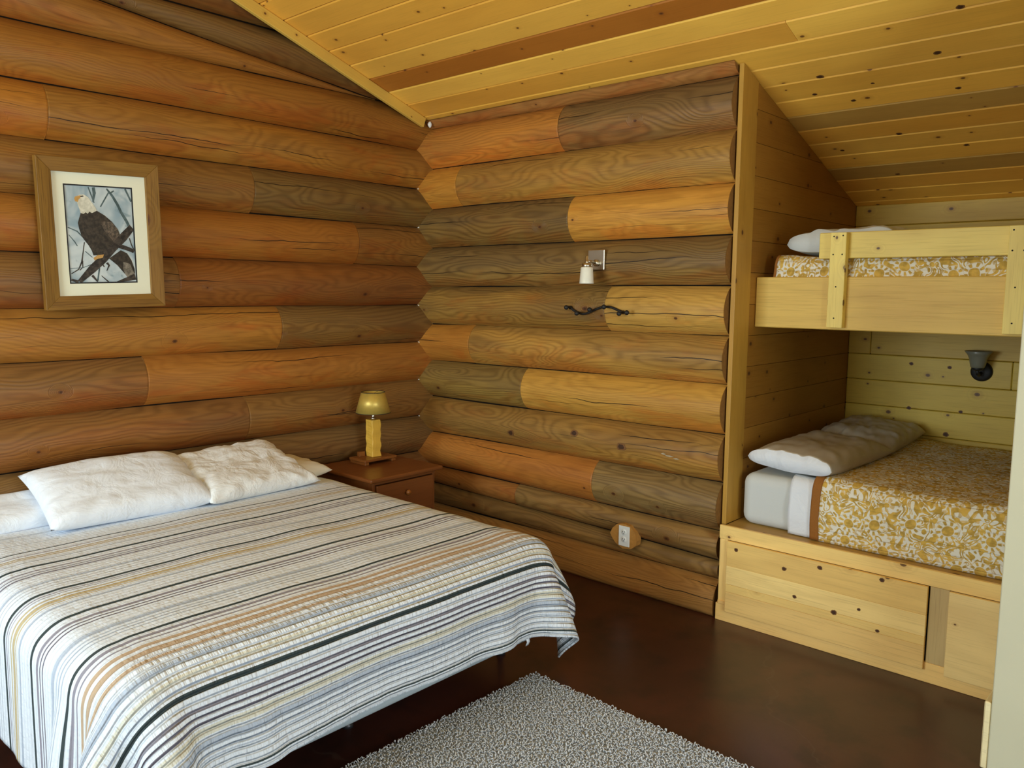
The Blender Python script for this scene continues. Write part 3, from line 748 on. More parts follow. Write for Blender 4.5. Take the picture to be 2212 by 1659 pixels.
# --- pillows
def pillow(name, w, l, th, M4, mat, label, group=None, seed=0, pinch=.045, wr=.006, N=44, bend=0.0, open_end=False, parent=None):
    """w along local x, l along local y, thickness th"""
    u = np.linspace(-1, 1, N); v = np.linspace(-1, 1, N)
    U, V_ = np.meshgrid(u, v, indexing='ij')
    X = U * w / 2 * (1 - pinch * (1 - V_ ** 2) * np.abs(U) ** 3)
    Y = V_ * l / 2 * (1 - pinch * (1 - U ** 2) * np.abs(V_) ** 3)
    prof = np.clip((1 - U ** 6), 0, 1) ** .5 * np.clip((1 - V_ ** 6), 0, 1) ** .5 * (1 - .22 * (U ** 2 + V_ ** 2) / 2)
    if open_end: prof = np.clip(1 - U ** 4, 0, 1) ** .55 * np.where(V_ > 0, np.clip(1 - np.abs(V_) ** 4, 0, 1) ** .55, 1 - .30 * np.abs(V_) ** 3)
    hgt = th / 2 * prof * (1 + .12 * vnoise(U * 1.6 + seed, V_ * 1.6, seed))
    edge = np.exp(-((1 - np.maximum(np.abs(U), np.abs(V_))) / .22))
    ang_ = np.arctan2(V_, U)
    rad = np.sqrt(U ** 2 + V_ ** 2)
    wrk = wr * (edge * vnoise(ang_ * 7 + seed, rad * 2, seed + 1) * 1.3 + .5 * vnoise(U * 4 + seed, V_ * 7 + 3 * U, seed + 2) + .35 * vnoise(U * 9 + 2 * V_, V_ * 5, seed + 4))
    wrk *= np.clip(prof * 2.2, 0, 1)
    Zt = hgt + wrk; Zb = -hgt * .75
    bendz = bend * (V_ ** 2 - .3) + .004 * vnoise(U * 2 + seed, V_ * 2, 77)
    top = np.stack([X, Y, Zt + bendz], -1); bot = np.stack([X, Y, Zb + bendz], -1)
    verts = np.concatenate([top.reshape(-1, 3), bot.reshape(-1, 3)])
    idx = np.arange(N * N).reshape(N, N); f = []
    for i in range(N - 1):
        for j in range(N - 1):
            f.append((idx[i, j], idx[i + 1, j], idx[i + 1, j + 1], idx[i, j + 1]))
            f.append((idx[i, j] + N * N, idx[i, j + 1] + N * N, idx[i + 1, j + 1] + N * N, idx[i + 1, j] + N * N))
    ring = list(idx[:, 0]) + list(idx[-1, 1:]) + list(idx[-2::-1, -1]) + list(idx[0, -2:0:-1])
    for a_, b_ in zip(ring, ring[1:] + ring[:1]): f.append((a_, a_ + N * N, b_ + N * N, b_))
    W_ = [tuple(M4 @ Vector(p)) for p in verts]
    o = mk(name, W_, f, mat, parent, None, True)
    if open_end:                                                      # the pale inside shows at the open end
        o.data.materials.append(M['white_cloth'] if mat is M['satin'] else mat)
        for p in o.data.polygons:
            if len(p.vertices) == 4 and all(abs(verts[k][1] + l / 2) < l * .03 for k in p.vertices) and p.index >= 2 * (N - 1) ** 2: p.material_index = 1
    bm = bmesh.new(); bm.from_mesh(o.data); bmesh.ops.remove_doubles(bm, verts=list(bm.verts), dist=.0004)
    bmesh.ops.recalc_face_normals(bm, faces=list(bm.faces)); bm.to_mesh(o.data); bm.free()
    o.data.polygons.foreach_set('use_smooth', [True] * len(o.data.polygons))
    if label: tag(o, label, 'pillow', group)
    return o
def pose(loc, rz=0, ry=0, rx=0):
    return Matrix.Translation(loc) @ Euler((math.radians(rx), math.radians(ry), math.radians(rz)), 'XYZ').to_matrix().to_4x4()
# flat lower pillows against the wall, then the two upper ones leaning on them
pillow('pillow', .30, .80, .12, pose((.215, -2.60, .655), 0, 12), M['white_cloth'], 'flat white pillow at the far left head of the big bed, under the propped one', 'pillows on the big bed', 1, wr=.004)
pillow('pillow', .34, .62, .11, pose((.265, -1.395, .652), 3, 3), M['cream_cloth'], 'cream pillow beside the nightstand, half under the propped creased pillow', 'pillows on the big bed', 2)
pillow('pillow', .46, .72, .165, pose((.345, -2.205, .722), -2, 21), M['white_cloth'], 'plump smooth white pillow leaning on the left of the big bed', 'pillows on the big bed', 3, wr=.007)
pillow('pillow', .49, .64, .13, pose((.345, -1.585, .708), 3, 18), M['ivory_cloth'], 'creased white pillow in the middle of the big bed, right of the plump one', 'pillows on the big bed', 4, wr=.011, pinch=.09)

# ------------------------------------------------------------------ nightstand and lamp
ns = empty('nightstand', (.36, -.70, 0), 'reddish brown wooden nightstand in the corner beside the big bed', 'nightstand')
CH = tint(.165, .052, .014, 0.0)
NX0, NX1, NY0, NY1 = .105, .595, -.935, -.465
bmx = bm_box(.092, .632, -.975, -.428, .575, .60, .009, 3); from_bm('top', bmx, M['cherry'], ns, False, CH, 1)
box('side_panel', NX0, NX1, NY0, NY0 + .018, .08, .575, M['cherry'], ns, color=CH, grain=2)
box('side_panel', NX0, NX1, NY1 - .018, NY1, .08, .575, M['cherry'], ns, color=CH, grain=2)
box('back_panel', NX0, NX0 + .012, NY0 + .018, NY1 - .018, .08, .575, M['cherry'], ns, color=CH, grain=2)
box('face_frame', NX1, NX1 + .004, NY0, NY1, .555, .575, M['cherry'], ns, b=.001, color=CH, grain=1)
box('bottom_shelf', NX0 + .012, NX1, NY0 + .018, NY1 - .018, .10, .118, M['cherry'], ns, color=CH, grain=1)
for (z0, z1) in ((.345, .55), (.125, .335)):
    d = box('drawer', NX1 - .30, NX1 + .012, NY0 + .022, NY1 - .022, z0, z1, M['cherry'], ns, b=.004, seg=2, color=CH, grain=1)
    zc = (z0 + z1) / 2 + (.035 if z0 > .3 else 0)
    lathe('knob', [(.006, 0), (.006, .012), (.015, .018), (.017, .025), (.012, .032), (.0, .034)], M['cherry'], d,
          Matrix.Translation((NX1 + .011, -.70, zc)) @ Matrix.Rotation(math.radians(90), 4, 'Y'), 16, color=tint(.26, .09, .02, 0))
for x in (NX0 + .02, NX1 - .02):
    for y in (NY0 + .022, NY1 - .022):
        box('leg', x - .02, x + .02, y - .02, y + .02, 0, .08, M['cherry'], ns, color=CH)

lampo = empty('table_lamp', (.245, -.65, .60), 'small table lamp with gold shade and wooden post on the nightstand', 'lamp')
LB = tint(.19, .065, .016, 0)
box('base', .165, .322, -.775, -.530, .618, .634, M['cherry'], lampo, b=.003, color=LB, grain=1)
box('foot', .170, .317, -.770, -.740, .6005, .618, M['cherry'], lampo, b=.002, color=LB, grain=0)
box('foot', .170, .317, -.565, -.535, .6005, .618, M['cherry'], lampo, b=.002, color=LB, grain=0)
bm = bm_box(.212, .278, -.683, -.617, .634, .862, .004, 2)
bmesh.ops.subdivide_edges(bm, edges=[e for e in bm.edges if abs(e.verts[0].co.z - e.verts[1].co.z) > .1], cuts=14)
for v in bm.verts:
    v.co.y += .0035 * math.sin(v.co.z * 95 + v.co.x * 60) * (1 if v.co.y > -.65 else -.6)
    v.co.x += .002 * math.sin(v.co.z * 70 + 2)
from_bm('post', bm, M['pine'], lampo, False, tint(.60, .36, .06, 0), 2)
box('switch_block', .185, .212, -.730, -.688, .634, .664, M['cherry'], lampo, b=.002, color=LB)
lathe('socket', [(.010, .862), (.016, .864), (.016, .872), (.011, .876), (.012, .900), (.015, .902), (.015, .935), (.008, .937)], M['nickel'], lampo, Matrix.Translation((.245, -.65, 0)), 20)
sh = lathe('shade', [(.106, .905), (.0715, 1.030), (.0700, 1.030), (.1045, .905)], M['gold'], lampo, Matrix.Translation((.245, -.65, 0)), 48, closed=True)
for z, r in ((1.030, .0712), (.905, .1058)):
    bm = bmesh.new(); tube_bm(bm, [(.245 + r * math.cos(a), -.65 + r * math.sin(a), z) for a in np.linspace(0, 2 * math.pi, 49)], .0018, 6)
    from_bm('shade_rim', bm, M['slot'], sh, True)
bm = bmesh.new()
for k in range(3):
    a = k * 2.094; tube_bm(bm, [(.245, -.65, 1.018), (.245 + .070 * math.cos(a), -.65 + .070 * math.sin(a), 1.026)], .0012, 6)
tube_bm(bm, [(.245, -.65, .935), (.245, -.65, 1.020)], .0014, 6)
from_bm('shade_holder', bm, M['nickel'], lampo, True)
ball('bulb', (.245, -.65, .965), .024, M['opal'], lampo, (1, 1, 1.25))

# ------------------------------------------------------------------ framed eagle photograph
def homog(src, dst):
    A = []; b = []
    for (x, y), (X, Y) in zip(src, dst):
        A += [[x, y, 1, 0, 0, 0, -X * x, -X * y], [0, 0, 0, x, y, 1, -Y * x, -Y * y]]; b += [X, Y]
    h = np.linalg.solve(np.array(A, float), np.array(b, float)); return np.append(h, 1).reshape(3, 3)
PW, PH = .545, .684
pic = empty('framed_picture', (.122, -2.140, 1.892), 'oak framed photograph of a bald eagle on the log wall above the big bed', 'picture')
pm = Matrix.Translation((.122, -2.140, 1.892)) @ Matrix.Rotation(math.radians(1.9), 4, 'X') @ Matrix.Rotation(math.radians(2.0), 4, 'Y')
# local frame of the picture: a to the right (+Y), b up (+Z), d towards the room (+X)
def pbox(name, a0, a1, b0, b1, d0, d1, mat, parent, b=.002, color=None, grain=1):
    return box(name, d0, d1, a0, a1, b0, b1, mat, parent, b=b, color=color, grain=grain, M=pm)
FW = .062
OC = tint(.21, .102, .020, .1)
def frame_side(kind):
    a, b = PW / 2, PH / 2; ai, bi = a - FW, b - FW
    P = {'top': [(-a, b), (a, b), (ai, bi), (-ai, bi)], 'bottom': [(a, -b), (-a, -b), (-ai, -bi), (ai, -bi)],
         'left': [(-a, -b), (-a, b), (-ai, bi), (-ai, -bi)], 'right': [(a, b), (a, -b), (ai, -bi), (ai, bi)]}[kind]
    bm = bmesh.new(); d = [.016, .018, .010, .010]; dm = []
    lo = [bm.verts.new((-.020, y, z)) for y, z in P]; hi = [bm.verts.new((dd, y, z)) for (y, z), dd in zip(P, d)]
    bm.faces.new(lo); bm.faces.new(hi[::-1])
    for i in range(4): bm.faces.new((lo[i], hi[i], hi[(i + 1) % 4], lo[(i + 1) % 4]))
    bmesh.ops.recalc_face_normals(bm, faces=list(bm.faces)); bmesh.ops.bevel(bm, geom=list(bm.edges), offset=.0012, segments=1, affect='EDGES')
    f = random.uniform(.9, 1.1)
    from_bm('frame_side', bm, M['oak'], pic, False, tint(OC[0] * f, OC[1] * f, OC[2] * f, .1), 1 if kind in ('top', 'bottom') else 2, M=pm)
for k_ in ('top', 'bottom', 'left', 'right'): frame_side(k_)
pbox('backing', -PW / 2 + .02, PW / 2 - .02, -PH / 2 + .02, PH / 2 - .02, -.018, -.008, M['dark'], pic)
# everything inside is measured on the photograph of the frame: px -> frame-local metres
Hm = homog([(108, 93), (1275, 235), (1375, 1540), (240, 1562)], [(-PW / 2, PH / 2), (PW / 2, PH / 2), (PW / 2, -PH / 2), (-PW / 2, -PH / 2)])
def loc2(x, y):
    q = Hm @ np.array([x, y, 1.0]); return q[0] / q[2], q[1] / q[2]
matb = bmesh.new()
A0, A1, B0, B1 = -PW / 2 + FW - .003, PW / 2 - FW + .003, -PH / 2 + FW - .003, PH / 2 - FW + .003
pr = [loc2(*p) for p in ((408, 384), (1048, 442), (1108, 1308), (488, 1300))]
pa0, pa1 = (pr[0][0] + pr[3][0]) / 2, (pr[1][0] + pr[2][0]) / 2; pb1, pb0 = (pr[0][1] + pr[1][1]) / 2, (pr[2][1] + pr[3][1]) / 2
def ring_board(name, o, i, d0, d1, mat):
    bm = bmesh.new()
    for (a0, a1, b0, b1) in ((o[0], o[1], i[3], o[3]), (o[0], o[1], o[2], i[2]), (o[0], i[0], i[2], i[3]), (i[1], o[1], i[2], i[3])):
        b2 = bm_box(d0, d1, a0, a1, b0, b1, 0); me = bpy.data.meshes.new('t'); b2.to_mesh(me); b2.free(); bm.from_mesh(me); bpy.data.meshes.remove(me)
    return from_bm(name, bm, mat, pic, M=pm)
g_ = .006
ring_board('mat_board', (A0, A1, B0, B1), (pa0 - g_, pa1 + g_, pb0 - g_, pb1 + g_), -.006, -.003, M['mat'])
ring_board('mat_edge', (pa0 - g_ * 1.4, pa1 + g_ * 1.4, pb0 - g_ * 1.4, pb1 + g_ * 1.4), (pa0, pa1, pb0, pb1), -.0065, -.0045, M['slot'])
# the print: flat colour shapes, a fraction of a millimetre apart
def sky_mat():
    t = NT('print_sky'); p = t.obj()
    n = t.noise(p, 5.0, 3, .6, .8); n2 = t.noise(p, 11.0, 3, .5, 1.5)
    c = t.mix(t.smooth(n, .35, .65), (.26, .36, .42, 1), (.60, .66, .66, 1))
    c = t.mix(t.math('MULTIPLY', t.smooth(n2, .60, .72), .6), c, (.16, .24, .27, 1))
    t.base(c, .35, .4); return t.m
def body_mat(name, a, b, sc):
    t = NT(name); p = t.obj(); n = t.noise(p, sc, 4, .6, .5)
    t.base(t.mix(t.smooth(n, .35, .68), (*a, 1), (*b, 1)), .35, .4); return t.m
PM = [sky_mat(), body_mat('print_plumage', (.020, .016, .012), (.060, .045, .032), 60), body_mat('print_white', (.55, .53, .42), (.72, .70, .58), 50),
      body_mat('print_beak', (.50, .27, .07), (.60, .36, .12), 50), body_mat('print_branch', (.018, .014, .012), (.075, .058, .046), 55),
      body_mat('print_wing', (.045, .035, .026), (.16, .12, .085), 90), body_mat('print_twig', (.05, .085, .09), (.11, .16, .17), 30),
      body_mat('print_tail', (.10, .085, .065), (.26, .23, .18), 60)]
LAY = [(0, [(404, 378), (1052, 438), (1114, 1312), (486, 1304)])]
def stroke(mi, pts, w):
    P = [np.array(p, float) for p in pts]; L, R_ = [], []
    for i, p in enumerate(P):
        d = P[min(i + 1, len(P) - 1)] - P[max(i - 1, 0)]; d /= np.linalg.norm(d); n = np.array([-d[1], d[0]])
        ww = w[i] if isinstance(w, (list, tuple)) else w
        L.append(p + n * ww); R_.append(p - n * ww)
    for i in range(len(P) - 1): LAY.append((mi, [tuple(L[i]), tuple(L[i + 1]), tuple(R_[i + 1]), tuple(R_[i])]))
stroke(6, [(690, 415), (700, 470), (690, 550)], [14, 16, 8]); stroke(6, [(640, 410), (700, 560)], [6, 6]); stroke(6, [(835, 470), (760, 600)], 7)
stroke(6, [(815, 432), (870, 500), (920, 580), (960, 660), (1010, 740), (1040, 800)], [7, 11, 12, 12, 13, 12]); stroke(6, [(850, 475), (885, 455)], 7)
stroke(6, [(990, 440), (1050, 560)], 8); stroke(6, [(450, 780), (540, 820), (600, 880)], [4, 6, 5]); stroke(6, [(460, 850), (520, 920), (545, 960)], [3, 5, 4])
stroke(4, [(612, 925), (598, 1040), (590, 1110), (560, 1180), (490, 1220)], [5, 5, 8, 6, 4]); stroke(4, [(596, 1100), (600, 1160), (570, 1190)], [6, 5, 4])
stroke(4, [(1040, 900), (1060, 960), (1085, 1010)], [5, 5, 5]); stroke(4, [(780, 1245), (850, 1305)], [3, 6])
stroke(6, [(480, 1170), (600, 1165), (700, 1130)], 3); stroke(6, [(760, 1170), (745, 1290)], 7); stroke(6, [(620, 1010), (690, 1070)], 3)
# tail, body, wing, head
LAY.append((1, [(850, 1085), (960, 1010), (1020, 1040), (1065, 1110), (1095, 1190), (1100, 1230), (1040, 1260), (1000, 1230), (930, 1150)]))
LAY.append((7, [(985, 1120), (1050, 1140), (1095, 1235), (1098, 1270), (1035, 1275), (1005, 1235), (985, 1190)]))
LAY.append((1, [(575, 640), (640, 625), (722, 632), (800, 680), (870, 740), (930, 815), (965, 900), (925, 950), (930, 1000), (820, 1050), (700, 1052), (685, 1010), (655, 960), (615, 910), (585, 870), (560, 800), (546, 742), (560, 690)]))
LAY.append((5, [(765, 745), (800, 735), (868, 745), (925, 812), (962, 893), (935, 945), (910, 950), (850, 880), (800, 820)]))
LAY.append((2, [(535, 548), (520, 500), (560, 478), (600, 478), (640, 505), (680, 560), (712, 605), (724, 635), (680, 655), (655, 640), (640, 660), (620, 645), (600, 660), (572, 650), (556, 605)]))
LAY.append((3, [(540, 488), (565, 486), (568, 510), (552, 520), (545, 545), (518, 540), (508, 515), (515, 495)]))
LAY.append((1, [(560, 492), (592, 488), (600, 497), (572, 502)]))
# the branch, feet and stubs
stroke(4, [(570, 1298), (690, 1180), (790, 1090), (890, 985), (980, 890), (1066, 800)], [22, 40, 42, 36, 42, 36])
LAY.append((4, [(985, 830), (1005, 810), (1045, 825), (1020, 860), (990, 860)])); stroke(4, [(880, 950), (960, 975), (1030, 1000), (1086, 1025)], [16, 20, 18, 16])
stroke(4, [(690, 1240), (745, 1300)], [12, 6]); stroke(4, [(490, 1275), (560, 1300)], [10, 16]); stroke(4, [(930, 1306), (1020, 1285), (1104, 1262)], [4, 18, 30])
LAY.append((3, [(700, 1075), (740, 1050), (800, 1045), (790, 1075), (740, 1085), (712, 1100)])); stroke(4, [(830, 1125), (850, 1150), (830, 1200)], [12, 8, 4]); stroke(4, [(780, 1120), (805, 1165)], [7, 4])
pv, pf, pmi = [], [], []
for li, (mi, poly) in enumerate(LAY):
    b0_ = len(pv); q = [loc2(*p) for p in poly]
    q = [(min(max(a, pa0 - .004), pa1 + .004), min(max(b, pb0 - .004), pb1 + .004)) for a, b in q]
    ar = sum(q[i][0] * q[(i + 1) % len(q)][1] - q[(i + 1) % len(q)][0] * q[i][1] for i in range(len(q)))
    if ar < 0: q = q[::-1]
    for a, b in q: pv.append(tuple(pm @ Vector((-.0075 + li * .00003, a, b))))
    pf.append(tuple(range(b0_, b0_ + len(q)))); pmi.append(mi)
prn = mk('print', pv, pf, PM, pic, None, False, None, pmi); prn['label'] = 'colour photograph of a bald eagle on a branch'

# ------------------------------------------------------------------ wall lamp, coat rack, outlet on the log wall
wl = empty('wall_lamp', (1.49, -.076, 1.82), 'wall lamp with square nickel plate and small white glass shade above the coat rack', 'lamp')
box('back_plate', 1.436, 1.545, -.094, -.078, 1.767, 1.877, M['nickel'], wl, b=.003)
bm = bmesh.new(); tube_bm(bm, [(1.497, -.094, 1.805), (1.497, -.150, 1.812), (1.494, -.178, 1.812)], .008, 10); from_bm('arm', bm, M['nickel'], wl, True)
lathe('arm_boss', [(.018, 0), (.018, .014), (.010, .018)], M['nickel'], wl, Matrix.Translation((1.497, -.094, 1.805)) @ Matrix.Rotation(math.radians(90), 4, 'X'), 20)
LA = Matrix.Translation((1.493, -.178, 0))
lathe('finial', [(.004, 1.842), (.007, 1.838), (.007, 1.815), (.011, 1.812), (.011, 1.800)], M['nickel'], wl, LA, 16)
lathe('socket_cup', [(.012, 1.803), (.026, 1.799), (.027, 1.778)], M['nickel'], wl, LA, 20)
lathe('glass_shade', [(.0, 1.780), (.030, 1.780), (.033, 1.776), (.0385, 1.700), (.0395, 1.692), (.0365, 1.692), (.031, 1.772), (.0, 1.774)], M['opal'], wl, LA, 36)

cr = empty('coat_rack', (1.48, -.076, 1.55), 'black wrought iron vine coat rack with round knobs under the wall lamp', 'coat rack')
pts_ = [(1.285, 1.561), (1.312, 1.561), (1.345, 1.541), (1.385, 1.528), (1.43, 1.529), (1.48, 1.548), (1.52, 1.562), (1.555, 1.568), (1.595, 1.566), (1.635, 1.553), (1.675, 1.540), (1.700, 1.542)]
def bez(pts, k=6):
    P = [Vector((p[0], 0, p[1])) for p in pts]; out = []
    for i in range(len(P) - 1):
        a, b, c, d = P[max(i - 1, 0)], P[i], P[i + 1], P[min(i + 2, len(P) - 1)]
        for j in range(k):
            t = j / k; out.append(.5 * ((2 * b) + (c - a) * t + (2 * a - 5 * b + 4 * c - d) * t * t + (3 * b - a - 3 * c + d) * t ** 3))
    return out + [P[-1]]
tube('vine_bar', [(p.x, -.088, p.z) for p in bez(pts_)], .0068, M['iron'], cr, 10)
for (x, z) in ((1.288, 1.560), (1.362, 1.529), (1.450, 1.551), (1.546, 1.568), (1.645, 1.534), (1.694, 1.541)):
    h = tube('hook', [(x + .004, -.088, z + .002), (x + .010, -.100, z - .003), (x + .020, -.116, z - .004), (x + .026, -.124, z)], [.005, .0045, .0045, .005], M['iron'], cr, 8)
    ball('knob', (x + .028, -.126, z), .0135, M['iron'], h)
for x in (1.312, 1.668): lathe('mounting_boss', [(.010, 0), (.010, .012)], M['iron'], cr, Matrix.Translation((x, -.076, 1.559 if x < 1.5 else 1.541)) @ Matrix.Rotation(math.radians(90), 4, 'X'), 14)

# fresh-cut flat in the log behind the outlet
bm = bmesh.new()
pc = [(1.615, .312), (1.632, .345), (1.662, .372), (1.70, .382), (1.745, .376), (1.778, .345), (1.790, .300), (1.785, .272), (1.755, .248), (1.70, .240), (1.655, .262), (1.632, .285)]
lo = [bm.verts.new((x, -.030, z)) for x, z in pc]; hi = [bm.verts.new((x, -.0775, z)) for x, z in pc]
bm.faces.new(lo); bm.faces.new(hi)
for i in range(len(pc)): bm.faces.new((lo[i], lo[(i + 1) % len(pc)], hi[(i + 1) % len(pc)], hi[i]))
bmesh.ops.recalc_face_normals(bm, faces=list(bm.faces))
oc = from_bm('outlet_notch', bm, M['cut'], wall_back, False)
ol = empty('wall_outlet', (1.712, -.078, .312), 'white duplex wall outlet low on the log wall by the bunk', 'outlet')
bmx = bm_box(1.677, 1.747, -.084, -.078, .257, .370, .002, 2); from_bm('cover_plate', bmx, M['plastic'], ol)
for zc in (.337, .296):
    rc = lathe('receptacle', [(.0165, 0), (.0165, .0015), (.016, .002)], M['plastic'], ol, Matrix.Translation((1.712, -.084, zc)) @ Matrix.Rotation(math.radians(90), 4, 'X'), 24)
    for (dx, w, hh, dz) in ((-.0065, .0016, .0075, .003), (.0065, .0016, .0065, .003)):
        box('slot', 1.712 + dx - w, 1.712 + dx + w, -.0864, -.0855, zc + dz - hh / 2, zc + dz + hh / 2, M['slot'], rc, b=0)
    lathe('ground_hole', [(.0026, 0), (.0026, .0009)], M['slot'], rc, Matrix.Translation((1.712, -.0855, zc - .008)) @ Matrix.Rotation(math.radians(90), 4, 'X'), 12)

# ------------------------------------------------------------------ lower bunk: boxed platform with doors
BF = -.078
bunk = empty('lower_bunk', (3.3, .7, 0), 'built-in pine bunk platform with storage doors, standing on the floor in the alcove', 'bunk bed')
pc1 = lambda w=0.02, k=1.0: tint(*[x * k * random.uniform(.95, 1.05) for x in (.72, .49, .20)], w)
XR2 = ALC_X1 - .003
box('top_rail', 2.280, XR2, BF, BF + .02, .425, .494, M['pine'], bunk, b=.002, color=pc1())
box('bottom_rail', 2.272, XR2, BF + .001, BF + .02, .0, .088, M['pine'], bunk, b=.002, color=pc1())
box('stile', 2.283, 2.328, BF + .002, BF + .02, .088, .424, M['cedar'], bunk, b=.002, color=pc1(0.02, 1.08))
box('stile_foot', 2.284, 2.330, BF - .004, BF + .002, .088, .106, M['pine'], bunk, b=.002, color=pc1())
box('stile', 3.258, 3.334, BF + .002, BF + .02, .088, .424, M['cedar'], bunk, b=.002, color=tint(.46, .33, .17, .0))
box('stile', 4.262, XR2, BF + .002, BF + .02, .088, .424, M['cedar'], bunk, b=.002, color=pc1())
def door(x0, x1, cols):
    zs = [.060, .165, .205, .300, .425] if len(cols) == 4 else [.058, .425]
    d = None
    for i, c in enumerate(cols):
        nm = 'door' if d is None else 'board'
        o = box(nm, x0, x1, BF - .018, BF, zs[i], zs[i + 1] - .0006, M['pine'] if i in (1, 3) or len(cols) == 1 else M['cedar'], d or bunk, b=.0015, color=tint(*c, .02), grain=0)
        if d is None: d = o
door(2.332, 3.254, [(.68, .44, .18), (.70, .47, .18), (.78, .56, .25), (.70, .46, .17)])
door(3.336, 4.258, [(.70, .50, .24)])
box('platform', 2.288, XR2, BF + .0205, ALC_Y1 - .003, .460, .4850, M['pine'], bunk, b=.002, color=tint(.40, .24, .07, .05), grain=0)

def floral_mat(name, scale, gold=(.47, .31, .065), ground=(.80, .79, .70)):
    t = NT(name); u, v, _ = t.sep(t.uv())
    n = t.new('ShaderNodeTexNoise'); t.put(n.inputs['Vector'], t.vec(u, v)); n.inputs['Scale'].default_value = 9.0; n.inputs['Detail'].default_value = 1
    w = t.new('ShaderNodeVectorMath', operation='SCALE'); t.put(w.inputs[0], n.outputs['Color']); w.inputs[3].default_value = .03
    a = t.new('ShaderNodeVectorMath', operation='ADD'); t.put(a.inputs[0], t.vec(u, v)); t.put(a.inputs[1], w.outputs[0])
    def flowers(sc, petals, rnd, twist, r0, r1):
        vo = t.new('ShaderNodeTexVoronoi', voronoi_dimensions='2D'); vo.inputs['Scale'].default_value = sc; vo.inputs['Randomness'].default_value = rnd
        t.put(vo.inputs['Vector'], a.outputs[0])
        sv = t.new('ShaderNodeVectorMath', operation='SUBTRACT')
        m = t.new('ShaderNodeVectorMath', operation='SCALE'); t.put(m.inputs[0], vo.outputs['Position']); m.inputs[3].default_value = 1.0
        t.put(sv.inputs[0], a.outputs[0]); t.put(sv.inputs[1], m.outputs[0])
        x, y, _ = t.sep(sv.outputs[0]); an = t.math('ARCTAN2', y, x); d = vo.outputs['Distance']
        pet = t.math('SINE', t.math('ADD', t.math('MULTIPLY', an, petals), t.math('MULTIPLY', d, twist)))
        disc = t.smooth(d, r0, r0 + .03, 1.0, 0.0)
        ringw = t.math('MULTIPLY', t.smooth(d, r0 + .02, r0 + .05), t.smooth(d, r1, r1 + .06, 1.0, 0.0))
        return disc, t.math('MULTIPLY', ringw, t.smooth(pet, -.1, .35)), d, pet
    d1, p1, dist1, pet1 = flowers(scale, 9.0, .45, 3.0, .145, .27)
    d2, p2, dist2, pet2 = flowers(scale * 2.3, 5.0, .8, 2.0, .17, .45)
    leaf = t.math('SINE', t.math('MULTIPLY', t.noise(a.outputs[0], scale * 2.2, 1.0, .5, 1.0), 40.0))
    g = t.smooth(leaf, -.15, .35)
    g = t.math('MULTIPLY', g, t.smooth(dist1, .27, .33))
    g = t.math('MAXIMUM', g, t.math('MAXIMUM', d1, p1))
    g = t.math('MAXIMUM', g, t.math('MULTIPLY', t.math('MAXIMUM', d2, t.math('MULTIPLY', p2, .7)), t.smooth(dist1, .30, .36)))
    shade = t.noise(a.outputs[0], scale * 5, 2)
    gc = t.mix(t.smooth(shade, .35, .65), (*gold, 1), tuple(min(1, x * 1.5) for x in gold) + (1,))
    c = t.mix(g, (*ground, 1), gc)
    t.base(c, .85, .2)
    q1 = t.math('ABSOLUTE', t.math('SINE', t.math('MULTIPLY', v, 75.0))); q2 = t.noise(t.vec(t.math('MULTIPLY', u, 40.0), t.math('MULTIPLY', v, 26.0)), 1.0, 3)
    t.bump(t.math('ADD', t.math('MULTIPLY', t.smooth(q1, 0, .35), .8), q2), .55, .006)
    return t.m
M['floral'] = floral_mat('gold_floral_print', 7.0)

MX0, MX1, MY0, MY1, MZ0, MZ1 = 2.325, ALC_X1 - .02, .045, ALC_Y1 - .03, .4858, .750
mt = soft_box('mattress', MX0, MX1, MY0, MY1, MZ0, MZ1, .055, M['grey_cloth'], None, 5)
tag(mt, 'mattress under a pale blue-grey sheet on the lower bunk platform', 'mattress')
def drape(name, x0, x1, yb, yf, z0, ztop, r, mat, label, cat, thick=.008, parent=None, nx=60, bulge=.02, seed=1, roll=0.0, uvk=1.0):
    """a cover lying on a mattress from yb forward to yf, then over the rounded edge down to z0"""
    prof = []                                                          # (y, z, arc length)
    n1 = 26
    for i in range(n1): prof.append((yb + (yf + r - yb) * i / (n1 - 1), ztop))
    for i in range(1, 9):
        a = math.pi / 2 * i / 8; prof.append((yf + r - r * math.sin(a), ztop - r + r * math.cos(a)))
    n2 = 14; zb = ztop - r
    for i in range(1, n2): f = i / (n2 - 1); prof.append((yf - bulge * math.sin(math.pi * f) * .6, zb + (z0 - zb) * f))
    P = np.array(prof); arc = np.concatenate([[0], np.cumsum(np.hypot(*np.diff(P, axis=0).T))])
    xs = np.linspace(x0, x1, nx); verts, uv = [], []
    for i, x in enumerate(xs):
        for (y, z), a in zip(P, arc):
            w = float(vnoise(x * 5 + seed, a * 5, seed)) * .006 + float(vnoise(x * 14, a * 9 + seed, seed + 3)) * .003
            top = z > ztop - r * .5
            verts.append((x + (roll * (a / arc[-1]) if i == 0 else 0), y - (0 if top else abs(w)), z + (w + .005 if top else 0)))
            uv.append((x * uvk, a * uvk))
    m = len(P); f, uu = [], []
    for i in range(nx - 1):
        for j in range(m - 1):
            q = (i * m + j, i * m + j + 1, (i + 1) * m + j + 1, (i + 1) * m + j)
            f.append(q); uu += [uv[k] for k in q]
    o = mk(name, verts, f, mat, parent, uu, True)
    md = o.modifiers.new('thick', 'SOLIDIFY'); md.thickness = thick; md.offset = 1
    if label: tag(o, label, cat)
    return o
fs = drape('folded_sheet', 2.585, 2.745, .10, MY0 - .006, MZ0 + .006, MZ1 + .006, .058, M['white_cloth'], 'white top sheet folded back over the edge of the lower bunk comforter', 'sheet', .007, nx=12, seed=5)
